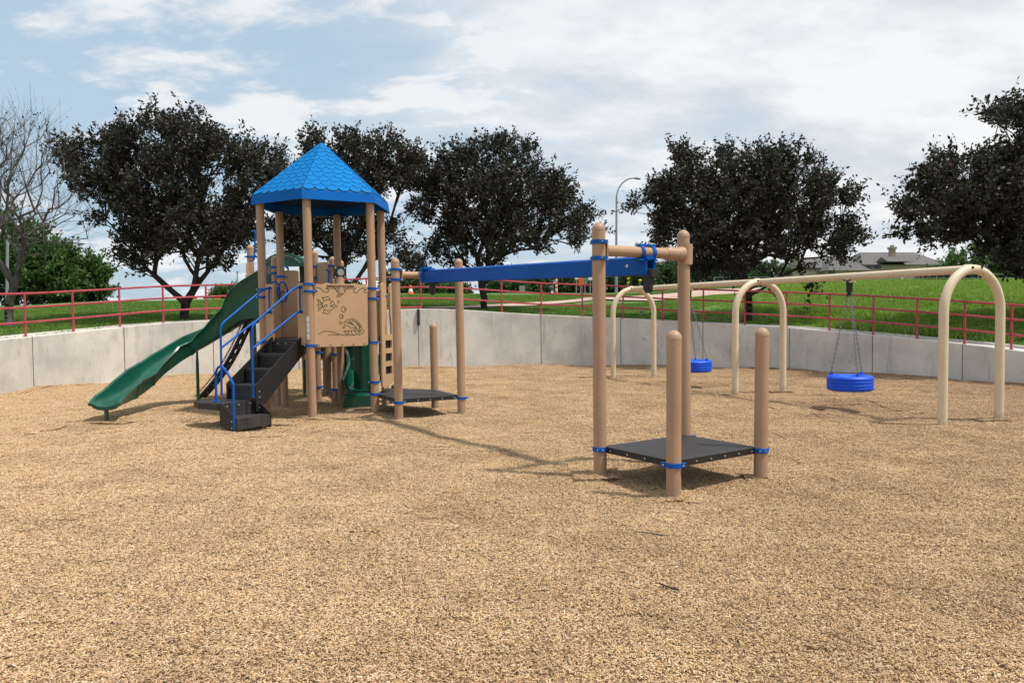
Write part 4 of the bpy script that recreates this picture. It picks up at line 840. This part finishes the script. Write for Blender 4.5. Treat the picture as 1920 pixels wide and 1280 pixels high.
make_tree('purple_leaf_tree', 'broad dark purple leaved tree behind the middle cream swing arch', [(1278, 282, 18), (1300, 312, 38), (1360, 292, 30), (1420, 300, 34), (1468, 290, 30), (1525, 295, 20), (1238, 356, 28), (1200, 386, 14), (1270, 370, 50), (1350, 360, 60), (1440, 360, 62), (1530, 360, 45), (1585, 372, 24), (1258, 430, 36), (1245, 460, 18), (1330, 440, 58), (1420, 440, 62), (1510, 430, 45), (1585, 440, 30), (1560, 470, 24), (1380, 490, 40), (1320, 500, 26), (1465, 470, 26), (1500, 510, 18), (1515, 540, 12), (1440, 540, 12), (1610, 440, 12), (1225, 490, 12)], 23, 1402, 545, 1100, trunk_r=.13, seed=12, per=20, leaf=.108, group=GT)
make_tree('purple_leaf_tree', 'dark purple leaved tree cut off by the right edge, beyond the nearest cream arch', [(1858, 205, 14), (1892, 205, 28), (1925, 205, 26), (1910, 290, 40), (1850, 300, 30), (1780, 310, 34), (1735, 345, 34), (1705, 400, 28), (1690, 445, 18), (1790, 380, 55), (1860, 370, 60), (1930, 380, 60), (1815, 430, 40), (1740, 440, 24), (1890, 455, 50), (1970, 300, 60), (1990, 400, 70), (1965, 240, 45), (2050, 350, 80), (2040, 290, 55), (1990, 480, 50), (1900, 495, 22), (2100, 430, 50)], 19, 1965, 520, 1200, trunk_r=.17, seed=15, per=20, leaf=.108, lean=-30, group=GT)
make_tree('bare_tree', 'nearly leafless grey tree at the left edge in front of the green woods', [(5, 280, 60), (-20, 350, 70), (40, 250, 45), (90, 255, 35), (20, 320, 70), (105, 330, 45), (0, 400, 70), (80, 390, 45), (125, 380, 30), (140, 400, 30), (60, 450, 40), (-60, 300, 80), (-80, 420, 60), (100, 460, 25), (165, 440, 16), (30, 480, 30)], 20.5, 17, 565, 460, trunk_r=.105, seed=21, per=5, leafprob=.07, twigs=3, bark='barkgrey', twl=.75, smallr=.006)
GG = 'green trees far behind the lawn'
def gtree(label, lobes, Y, bpx, fpy, n, seed, leaf=.3, mt='gleaf', name='green_tree', group=GG, tr=.25, **k): make_tree(name, label, lobes, Y, bpx, fpy, n, leaf=leaf, per=14, mat_leaf=mt, trunk_r=tr, seed=seed, group=group, twl=k.pop('twl', 1.0), depth=.6, smallr=.02, cat=k.pop('cat', 'tree'), **k)
gtree('tall green tree at the far left behind the bare tree', [(20, 440, 35), (60, 470, 40), (0, 500, 50), (50, 530, 40), (90, 500, 30), (-40, 470, 50), (20, 555, 25), (95, 550, 22), (-60, 530, 40)], 58, 30, 566, 420, 31)
gtree('rounded green tree between the bare tree and the small ragged tree', [(115, 490, 26), (100, 530, 34), (135, 540, 26), (120, 560, 16), (90, 560, 18)], 60, 112, 568, 260, 32)
gtree('small ragged green tree with gaps, rightmost of the left woods', [(165, 500, 14), (180, 515, 18), (160, 530, 20), (185, 540, 14), (150, 555, 16), (175, 558, 12)], 62, 166, 568, 170, 33)
gtree('green tree at the right edge seen through the last cream arch', [(1790, 500, 20), (1840, 490, 28), (1880, 500, 30), (1820, 520, 20), (1870, 525, 20), (1930, 490, 40), (1760, 518, 14)], 75, 1850, 535, 300, 34)
SH = 'green shrubs beyond the lawn'
shr = [('small pale green shrub beside the orange barricades', 425, 548, 17, 9, 62), ('low dark shrub behind the slide top', 455, 552, 12, 8, 66), ('dark green bush directly behind the first overhead beam post', 752, 532, 22, 14, 56), ('green bush under the left end of the blue beam', 800, 540, 24, 10, 60), ('long green shrub left of the middle tree trunk', 850, 542, 26, 11, 64), ('green shrub right of the middle tree trunk', 950, 538, 30, 12, 66), ('rounded shrub just left of the striped channelizer', 1000, 530, 24, 15, 70), ('tall green shrub behind the small white road signs', 1085, 525, 36, 19, 70), ('dense green bush left of the street lamp foot', 1140, 520, 28, 22, 72), ('dense green bush right of the street lamp foot', 1190, 518, 30, 22, 74), ('green bush behind the farthest cream arch', 1245, 512, 34, 24, 76), ('tall green bush between farthest arch and the purple tree', 1300, 508, 34, 28, 78), ('green bush behind the trunk of the broad purple tree', 1365, 512, 34, 24, 80), ('green bush left of the house', 1440, 512, 34, 20, 84), ('low green shrubs right of the house', 1755, 521, 24, 8, 70), ('small green shrub behind the tower posts', 640, 545, 30, 12, 60), ('green shrub between tower and slide hood', 570, 548, 26, 10, 62)]
for i, (lb, x, y, rx, ry, Y) in enumerate(shr):
    rs2 = random.Random(i); lob = [(x + rx * (-1 + 2 * j / 4) * .8, y + rs2.uniform(-.3, .3) * ry, ry * rs2.uniform(.7, 1.1)) for j in range(5)] + [(x + rx * (-1 + 2 * j / 3) * .8, y + ry, ry * .8) for j in range(4)]
    gtree(lb, lob, Y, x, y + ry * 1.3, int(110 + rx * ry * .4), 50 + i, leaf=.2, twl=.5, mt='gleaf2' if i % 3 else 'gleaf', name='shrub', group=SH, tr=.08, cat='shrub')

# ------------------------------------------------------------------ house
hs = thing('house', 'large grey roofed house with stone chimneys beyond the grass bank', 'house', (62, 120, 2)); TH = hs.location.copy(); HY = 120
def hp_(x, y): return P(x, y, HY)
def gable(b, x0, x1, ye, yr, yc0, dep, hip0=0, hip1=0, m=0):
    a = hp_(x0, ye); c = hp_(x1, ye); r0 = hp_(x0 + hip0, yr); r1 = hp_(x1 - hip1, yr); fy, by, my = yc0 - dep / 2, yc0 + dep / 2, yc0
    vs = [(a.x, fy, a.z), (c.x, fy, c.z), (c.x, by, c.z), (a.x, by, a.z), (r0.x, my, r0.z), (r1.x, my, r1.z)]
    b.add(vs, [(0, 1, 5, 4), (2, 3, 4, 5), (1, 2, 5), (3, 0, 4), (3, 2, 1, 0)], m)
b = MB(); gable(b, 1582, 1736, 501, 473, HY, 13, 30, 22); gable(b, 1478, 1612, 505, 483, HY + 1, 11, 20, 0); gable(b, 1512, 1590, 512, 480, HY - 4, 8, 36, 36); b.build('roof', M['shingle'], hs, TH, smooth=0)
b = MB()
for x0, x1, ye, yc0, dep in ((1586, 1730, 501, HY, 12), (1484, 1590, 505, HY + 1, 10), (1520, 1584, 512, HY - 4, 7)):
    a = hp_(x0, ye); c = hp_(x1, ye); b.box(((a.x + c.x) / 2, yc0, (a.z + 1) / 2 - .02), (c.x - a.x, dep, a.z - 1), ax=(1, 0, 0))
b.build('house_wall', M['siding'], hs, TH, smooth=0)
for x0, x1, y0, y1, Yw in ((1622, 1636, 497, 504, 113.85), (1638, 1652, 497, 504, 113.85), (1552, 1566, 506, 516, 112.35), (1660, 1672, 507, 515, 113.85), (1690, 1702, 508, 516, 113.85), (1604, 1612, 508, 520, 113.85), (1715, 1726, 515, 530, 113.85)):
    a = P(x0, y1, Yw); c = P(x1, y0, Yw); f_ = MB(); f_.box(((a.x + c.x) / 2, Yw + .05, (a.z + c.z) / 2), (c.x - a.x + .15, .1, c.z - a.z + .15)); wo_ = f_.build('window', M['siding'], hs, TH, smooth=0)
    f_ = MB(); f_.box(((a.x + c.x) / 2, Yw - .01, (a.z + c.z) / 2), (c.x - a.x, .06, c.z - a.z)); f_.build('pane', M['glass'], wo_, TH, smooth=0)
b = MB(); gable(b, 1614, 1660, 497, 487, HY - 6.6, 4, 0, 0); b.build('dormer_roof', M['shingle'], hs, TH, smooth=0)
for x0, x1, y0, y1, Yc in ((1668, 1677, 467, 495, 115), (1489, 1496, 479, 505, 116)):
    a = P(x0, y1, Yc); c = P(x1, y0, Yc); f_ = MB(); f_.box(((a.x + c.x) / 2, Yc, (a.z + c.z) / 2), (c.x - a.x, .8, c.z - a.z)); f_.box(((a.x + c.x) / 2, Yc, c.z + .15), (c.x - a.x + .25, 1.05, .3)); f_.box(((a.x + c.x) / 2, Yc, c.z + .45), (c.x - a.x - .3, .5, .3), m=1); f_.build('chimney', [M['stone'], M['galv']], hs, TH, smooth=0)
ot = thing('low_building', 'tiny pale tan low building far behind the blue beam, left of the middle tree', 'building', (-11, 95, 2)); TO = ot.location.copy()
a = P(832, 547, 95); c = P(850, 536, 95); b = MB(); b.box(((a.x + c.x) / 2, 95, (1.5 + c.z) / 2), (c.x - a.x, 3, c.z - 1.5)); b.build('building_wall', M['siding'], ot, TO); b = MB(); b.box(((a.x + c.x) / 2, 95, c.z + .1), (c.x - a.x + .4, 3.4, .2)); b.build('roof', M['shingle'], ot, TO)

# ------------------------------------------------------------------ street lamp, signs, traffic things
p0 = on(1156, 50); top = P(1156, 372, 50); tip = P(1188, 334, 50); lp = thing('street_lamp', 'tall grey curved arm street lamp left of the broad purple tree', 'street lamp', p0)
b = MB(); pts = [p0 - up * .3, p0.lerp(top, .5), top]
for t in np.linspace(.12, 1, 12): a = t * math.pi / 2; pts.append(Vector((top.x + (tip.x - top.x) * (1 - math.cos(a)), 50, top.z + (tip.z - top.z) * math.sin(a))))
b.tube(pts, [.10, .075, .06] + [.045] * 12, 12); b.build('pole', M['galv'], lp, p0)
b = MB(); b.tube([tip, tip + Vector((.15, 0, -.01)), tip + Vector((.35, 0, -.03)), tip + Vector((.45, 0, -.05))], [.045, .08, .09, .04], 12); b.build('lamp_head', M['galv'], lp, p0)
def channelizer(px, y0, y1, Y, label):
    a = on(px, Y); a.z = max(a.z, P(px, y1, Y).z); c = P(px, y0, Y); h = c.z - a.z; t = thing('traffic_post', label, 'traffic post', a, 'orange and white traffic posts'); 
    b = MB(); n = 6
    b.tube([a, a + up * .06], .2, 12, m=2)
    for i in range(n):
        b.tube([a + up * (.06 + (h - .06) * i / n), a + up * (.06 + (h - .06) * (i + 1) / n)], .09 - .004 * i, 12, m=i % 2, cap=(i == n - 1))
    b.build('striped_body', [M['orange'], M['white'], M['black']], t, a)
    b = MB(); b.tube([a + up * h, a + up * (h + .06)], .03, 8); b.build('handle', M['orange'], t, a)
channelizer(1044, 523, 552, 52, 'orange and white striped traffic post on the lawn beyond the railing, under the beam')
channelizer(388, 537, 565, 50, 'orange and white traffic post between two orange barricades behind the slide')
channelizer(1329, 532, 546, 60, 'small orange and white traffic post at the plaza behind the swing beam')
channelizer(1691, 514, 533, 52, 'orange and white traffic post on the bank in front of the house')
channelizer(1549, 520, 536, 56, 'orange and white traffic post on the bank below the left end of the house')
def cone(px, y0, y1, Y, label):
    a = on(px, Y); a.z = P(px, y1, Y).z; h = P(px, y0, Y).z - a.z; t = thing('traffic_cone', label, 'traffic cone', a); b = MB()
    b.box(a + up * .03, (.5, .5, .06)); b.tube([a + up * .06, a + up * h * .4], [.2, .14], 14, cap=False); b.tube([a + up * h * .4, a + up * h * .65], [.14, .09], 14, cap=False, m=1); b.tube([a + up * h * .65, a + up * h], [.09, .04], 14); b.build('cone_body', [M['orange'], M['white']], t, a)
cone(771, 534, 555, 46, 'orange traffic cone on the lawn right of the first tall post')
for px, Y, lb in ((364, 50, 'orange barricade left of the striped post behind the slide'), (408, 52, 'orange barricade right of the striped post behind the slide'), (733, 48, 'yellow orange barricade seen between the tower and the first beam post')):
    a = on(px, Y); a.z = P(px, 566 if px < 700 else 558, Y).z; t = thing('barricade', lb, 'barricade', a, 'small orange barricades on the lawn'); b = MB(); b.box(a + up * .17, (.44, .06, .22), m=0); b.build('board', M['orange'] if px < 700 else M['yellow'], t, a)
    b = MB(); [b.box(a + Vector((s * .17, 0, .04)), (.04, .3, .08)) for s in (-1, 1)]; b.build('foot', M['galv'], t, a)
def sign(px, ytop, ybot, Y, w_, h_, m, label, name='road_sign', shape='rect'):
    a = on(px, Y); a.z = min(a.z, P(px, ybot, Y).z); c = P(px, ytop, Y); t = thing(name, label, 'sign', a)
    b = MB(); b.tube([a - up * .1, c], .035, 8); b.build('sign_post', M['galv'], t, a); b = MB(); b.box(c + Vector((0, -.05, -h_ / 2)), (w_, .02, h_)); b.build('sign_plate', m, t, a, bevel=.01)
sign(1081, 516, 552, 55, .25, .3, M['white'], 'thin white sign post left of the red orange sign')
sign(1107, 512, 552, 54, .32, .5, M['white'], 'narrow white sign on a post just left of the near tall post')
sign(1097, 521, 550, 60, .4, .45, M['gleaf2'] if 0 else mat('sign_green', (.12, .25, .17), .5), 'small dull green sign between the two white sign posts')
sign(979, 536, 552, 56, .4, .42, M['galv'], 'small grey square sign right of the middle tree trunk')
sign(1089, 521, 553, 52, .3, .55, M['orange'], 'red orange sign board between the white sign posts')
# striped object marker, barricade with boards and yellow lamp
a = on(1178, 53); c = P(1178, 510, 53); t = thing('marker_board', 'yellow and black striped marker board by the farthest cream arch', 'sign', a)
b = MB(); b.tube([a, c], .04, 8); b.build('sign_post', M['galv'], t, a); b = MB(); q = c - up * .4
for i in range(6): b.plate(q + Vector((-.1, -.06, -.4 + i * .135)), (1, 0, 0), (0, 0, 1), [(0, 0), (.2, .06), (.2, .195), (0, .135)], .02, m=i % 2)
b.build('sign_plate', [M['yellow'], M['black']], t, a)
a = on(1193, 51); a.z = P(1193, 551, 51).z; t = thing('board_barricade', 'brown slatted board barricade with a yellow lamp, behind the farthest arch', 'barricade', a); b = MB()
for z in (.12, .3, .48): b.box(a + up * z, (.75, .04, .1))
for s in (-1, 1): b.box(a + Vector((s * .33, .03, .28)), (.05, .05, .6))
b.build('board', M['plinth'], t, a); b = MB(); q = P(1200, 526, 51); b.tube([a + Vector((.25, 0, .5)), Vector((q.x, 51, q.z - .1))], .025, 8, m=1); b.tube([q - up * .09, q - up * .07, q, q + up * .07, q + up * .1], [.04, .09, .12, .09, .03], 12); b.build('lamp', [M['yellow'], M['galv']], t, a)
# metal stake
a = on(1202, 24.5); a.z = P(1202, 601, 24.5).z - .1; t = thing('metal_stake', 'short grey metal stake in the grass behind the farthest cream arch', 'stake', a); b = MB(); b.box(a + up * .2, (.06, .03, .45)); b.box(a + up * .2 + Vector((0, -.02, 0)), (.015, .03, .45)); b.build('stake_body', M['galv'], t, a)
for px, y0, y1, Y, r, lb in ((445, 508, 552, 70, .07, 'thin grey utility pole left of the tower'), (14, 440, 575, 45, .09, 'tall pale pole beside the bare tree')):
    a = on(px, Y); c = P(px, y0, Y); t = thing('utility_pole', lb, 'pole', a); b = MB(); b.tube([a - up * .2, c], [r, r * .8], 10); b.box(c - up * .1, (r * 4, .06, .06)); b.build('pole_shaft', M['galv'], t, a)
# tan block wall by the plaza
a = hit(1262, 549, 40); c = hit(1410, 541, 30); b = MB(); dd_ = (c - a); 
A = on(1255, 50); C_ = on(1420, 41); A.z = P(1255, 548, 50).z; C_.z = P(1420, 541, 41).z; t = thing('block_wall', 'low tan block wall behind the plaza, under the swing beam', 'wall', A); b = MB(); n = 14
for i in range(n):
    q = A.lerp(C_, (i + .5) / n); ld = (C_ - A).length / n; b.box(q + up * .1, (ld - .01, .3, .6), ax=(C_ - A))
b.build('block_course', M['plinth'], t, A); b = MB(); b.box(A.lerp(C_, .5) + up * .43, ((C_ - A).length, .36, .06), ax=(C_ - A)); b.build('coping', M['conc'], t, A)
# wire fence along the top of the bank
fpx = list(range(1340, 2130, 26)); fY = [44 - 10 * (p - 1340) / 700 for p in fpx]; base_ = [on(p, y) for p, y in zip(fpx, fY)]
fn = thing('wire_fence', 'low grey post and wire fence along the top of the grass bank', 'fence', base_[0])
for q in base_: b = MB(); b.tube([q - up * .1, q + up * .62], .026, 6); b.build('post', M['galv'], fn, base_[0])
b = MB()
for z in (.6, .42, .24): b.tube([q + up * z for q in base_], .010, 5)
b.build('wire', M['galv'], fn, base_[0])
# twigs lying on the mulch
for i, (pts, lb) in enumerate((([(1228, 1105), (1248, 1109), (1272, 1116)], 'dark curved twig lying on the wood chips at lower right'), ([(1186, 1005), (1215, 1004), (1252, 1010)], 'thin grey twig lying on the wood chips below the near deck'))):
    q = [Vector((*G(x, y, .0), float(mh(*G(x, y, .0))) + .028)) for x, y in pts]; b = MB(); b.tube([q[0], (q[0] + q[1]) / 2 + up * .006, q[1], (q[1] + q[2]) / 2 - up * .003, q[2]], [.002, .004, .005, .006, .006 - .003 * i], 7); o = b.build('twig', M['bark'] if i == 0 else M['barkgrey'], None, q[1]); tag(o, lb, 'twig')

# ------------------------------------------------------------------ stuff: wood chips, grass
def src(name, me):
    return bpy.data.objects.new(name, me)
def scatter(name, pts, rot, scl, idx, sources, label_kind='stuff', tilt=None):
    c = bpy.data.collections.new(name + '_source')
    for s in sources: c.objects.link(s)
    me = bpy.data.meshes.new(name); me.vertices.add(len(pts)); me.vertices.foreach_set('co', np.asarray(pts, dtype=np.float32).ravel())
    rot = np.asarray(rot, dtype=np.float32)
    if rot.ndim == 1: rot = np.stack([rot * 0, rot * 0, rot], 1)
    at = me.attributes.new('rot', 'FLOAT_VECTOR', 'POINT'); at.data.foreach_set('vector', rot.ravel())
    for nm, dt, ar in (('scl', 'FLOAT', scl), ('idx', 'INT', idx)):
        at = me.attributes.new(nm, dt, 'POINT'); at.data.foreach_set('value', np.asarray(ar))
    me.update(); o = bpy.data.objects.new(name, me); COL.objects.link(o); o['kind'] = 'stuff'
    ng = bpy.data.node_groups.new(name, 'GeometryNodeTree'); ng.interface.new_socket('Geometry', in_out='INPUT', socket_type='NodeSocketGeometry'); ng.interface.new_socket('Geometry', in_out='OUTPUT', socket_type='NodeSocketGeometry')
    Nn = ng.nodes; Ln = ng.links; gi = Nn.new('NodeGroupInput'); go = Nn.new('NodeGroupOutput'); ip = Nn.new('GeometryNodeInstanceOnPoints'); ci = Nn.new('GeometryNodeCollectionInfo')
    ci.inputs['Collection'].default_value = c; ci.inputs['Separate Children'].default_value = True; ci.inputs['Reset Children'].default_value = True
    def attr(nm, dt): a = Nn.new('GeometryNodeInputNamedAttribute'); a.data_type = dt; a.inputs[0].default_value = nm; return a
    ar = attr('rot', 'FLOAT_VECTOR'); as_ = attr('scl', 'FLOAT'); ai = attr('idx', 'INT')
    Ln.new(gi.outputs[0], ip.inputs['Points']); Ln.new(ci.outputs[0], ip.inputs['Instance']); ip.inputs['Pick Instance'].default_value = True
    Ln.new(ai.outputs[0], ip.inputs['Instance Index']); Ln.new(ar.outputs[0], ip.inputs['Rotation']); Ln.new(as_.outputs[0], ip.inputs['Scale']); Ln.new(ip.outputs[0], go.inputs[0])
    md = o.modifiers.new('scatter', 'NODES'); md.node_group = ng; return o
TS_ = .4
def chiptile(seed, n=2700, hgt=.011):
    rs = np.random.RandomState(seed); c = np.stack([rs.rand(n) - .5, rs.rand(n) - .5], 1); env = np.cos(math.pi * c[:, 0]) * np.cos(math.pi * c[:, 1])
    bumpz = np.zeros(n)
    for k in range(7): fx, fy = rs.randint(1, 3, 2); ph = rs.rand(2) * 6.28; bumpz += np.sin(2 * math.pi * fx * c[:, 0] + ph[0]) * np.sin(2 * math.pi * fy * c[:, 1] + ph[1])
    z = .002 + rs.rand(n) ** 1.3 * hgt + .002 * (bumpz + 1.5) * env; c = c * TS_ * 1.12
    ln_ = .010 + .017 * rs.rand(n) ** 1.8; wd = .003 + .0038 * rs.rand(n); th = .0015 + .0025 * rs.rand(n); big = rs.rand(n) < .02; ln_[big] *= 1.7; wd[big] *= 1.5
    yaw = rs.rand(n) * 2 * math.pi; pit = rs.randn(n) * .28; rol = rs.randn(n) * .35
    ax = np.stack([np.cos(yaw) * np.cos(pit), np.sin(yaw) * np.cos(pit), np.sin(pit)], 1); sd = np.stack([-np.sin(yaw), np.cos(yaw), np.zeros(n)], 1); upv = np.cross(ax, sd)
    s2 = sd * np.cos(rol)[:, None] + upv * np.sin(rol)[:, None]; u2 = np.cross(ax, s2); ctr = np.concatenate([c, z[:, None]], 1)
    V_ = []
    for sz in (-1, 1):
        for sx, sy in ((-1, -.6), (1, -1), (.85, 1), (-1, .7)): V_.append(ctr + ax * (ln_ / 2 * sx)[:, None] + s2 * (wd / 2 * sy)[:, None] + u2 * (th / 2 * sz)[:, None])
    V_ = np.stack(V_, 1).reshape(-1, 3); q = np.array([(4, 5, 6, 7), (0, 1, 5, 4), (1, 2, 6, 5), (2, 3, 7, 6), (3, 0, 4, 7)]); Fc = (np.arange(n)[:, None, None] * 8 + q[None]).reshape(-1, 4)
    return npmesh('wood_chip_patch', V_, Fc, M['chip'])
tiles = [src('wood_chip_patch_%d' % i, chiptile(100 + i)) for i in range(10)]
pts = []; rots = []; rsn = np.random.RandomState(5); EPS = .06
for gx in np.arange(-13.6, 13.8, TS_):
    for gy in np.arange(1.4, 24.4, TS_):
        if abs(gx) > gy * .72 + 2.0: continue
        a = math.atan2(gx, gy - 10.8)
        if math.hypot(gx, gy - 10.8) > wr(a) + .12: continue
        pts.append((gx, gy))
pts = np.array(pts); z = mh(pts[:, 0], pts[:, 1]); gx_ = (mh(pts[:, 0] + .18, pts[:, 1]) - mh(pts[:, 0] - .18, pts[:, 1])) / .36; gy_ = (mh(pts[:, 0], pts[:, 1] + .18) - mh(pts[:, 0], pts[:, 1] - .18)) / .36
n = len(pts)
for i in range(n):
    nr = Vector((-gx_[i], -gy_[i], 1)).normalized(); xa = Vector((1, 0, gx_[i])).normalized(); ya = nr.cross(xa)
    mr_ = Matrix((xa, ya, nr)).transposed() @ Matrix.Rotation(rsn.randint(0, 4) * math.pi / 2, 3, 'Z'); rots.append(mr_.to_euler()[:])
mo = scatter('wood_chips', np.column_stack([pts, z]), rots, np.ones(n), rsn.randint(0, 10, n), tiles)
# little heaps of chips along the wall foot and post feet are part of the base sheet's relief
def grassclump(seed, n, rad, h, mt, wd=.006, spread=.5):
    rs = np.random.RandomState(seed); c = np.stack([rs.randn(n) * rad * .5, rs.randn(n) * rad * .5, np.zeros(n)], 1); dirn = np.stack([rs.randn(n) * spread, rs.randn(n) * spread, np.ones(n)], 1); dirn /= np.linalg.norm(dirn, axis=1)[:, None]
    hh = h * (.5 + .8 * rs.rand(n))[:, None]; yaw = rs.rand(n) * math.pi; s = np.stack([np.cos(yaw), np.sin(yaw), yaw * 0], 1) * wd; bend = np.stack([rs.randn(n), rs.randn(n), -.6 * np.ones(n)], 1) * hh * .22
    m1 = c + dirn * hh * .55; tp_ = c + dirn * hh + bend; V_ = np.stack([c - s, c + s, m1 + s * .8, m1 - s * .8, tp_ + s * .15, tp_ - s * .15], 1).reshape(-1, 3); q = np.array([(0, 1, 2, 3), (3, 2, 4, 5)]); Fc = (np.arange(n)[:, None, None] * 6 + q[None]).reshape(-1, 4)
    return npmesh('grass_clump', V_, Fc, M[mt])
def field(px0, px1, d0, d1, dens_, seed, keep=None):
    rs = np.random.RandomState(seed); out = []
    a0, a1 = px2a(px0), px2a(px1); area = abs(a1 - a0) * ((12 + d1) ** 2 - (12 + d0) ** 2) / 2; n = int(area * dens_)
    aa = rs.uniform(a0, a1, n); r2 = np.sqrt(rs.uniform((12 + d0) ** 2, (12 + d1) ** 2, n)) - 12; rr = np.interp(aa, ga, gr) + r2; x = rr * np.sin(aa); y = 10.8 + rr * np.cos(aa); z = terrain(x, y) - .01
    return np.stack([x, y, z], 1)
long_ = [src('grass_clump_long_%d' % i, grassclump(200 + i, 55, .16, .17, 'blade', .0065)) for i in range(5)]
short = [src('grass_clump_short_%d' % i, grassclump(220 + i, 60, .22, .055, 'lawn_blade', .008, .8)) for i in range(4)]
fl = field(1180, 2250, 1.35, 26, 26, 1); pxs = 960 + F * fl[:, 0] / np.maximum(fl[:, 1], 3)
on_pl = (pxs < 1440) & (fl[:, 1] > 33); fl = fl[~on_pl]; pxs = pxs[~on_pl]; ok = rsn.rand(len(fl)) < np.clip((pxs - 1150) / 250, .35, 1); fl = fl[ok]; pxs = pxs[ok]; n = len(fl)
vary = .75 + .35 * np.sin(fl[:, 0] * 1.3 + 2 * np.sin(fl[:, 1] * .6)) * np.sin(fl[:, 1] * .9) + .25 * rsn.rand(n); vary *= np.clip(.5 + (pxs - 1250) / 500, .45, 1.15)
scatter('long_grass', fl, rsn.rand(n) * 6.28, vary, rsn.randint(0, 5, n), long_)
fs_ = field(-200, 1260, 1.3, 22, 24, 2); pxs = 960 + F * fs_[:, 0] / np.maximum(fs_[:, 1], 3)
pthm = [hit(873, 576.5), hit(1017, 569), hit(1113, 561), hit(1230, 556)]
def dseg(p, a, b_):
    ab = np.array([b_.x - a.x, b_.y - a.y]); ap = p[:, :2] - np.array([a.x, a.y]); t = np.clip((ap @ ab) / (ab @ ab), 0, 1); return np.linalg.norm(ap - t[:, None] * ab, axis=1)
ok = np.ones(len(fs_), bool)
for a, c in zip(pthm[:-1], pthm[1:]): ok &= dseg(fs_, a, c) > .6
ok &= dseg(fs_, hit(800, 578.2), pthm[0]) > .6
for a, c in zip(pc[:-1], pc[1:]): ok &= dseg(fs_, a, c) > 2.4
fs_ = fs_[ok]; n = len(fs_)
scatter('lawn_grass', fs_, rsn.rand(n) * 6.28, .8 + .5 * rsn.rand(n), rsn.randint(0, 4, n), short)
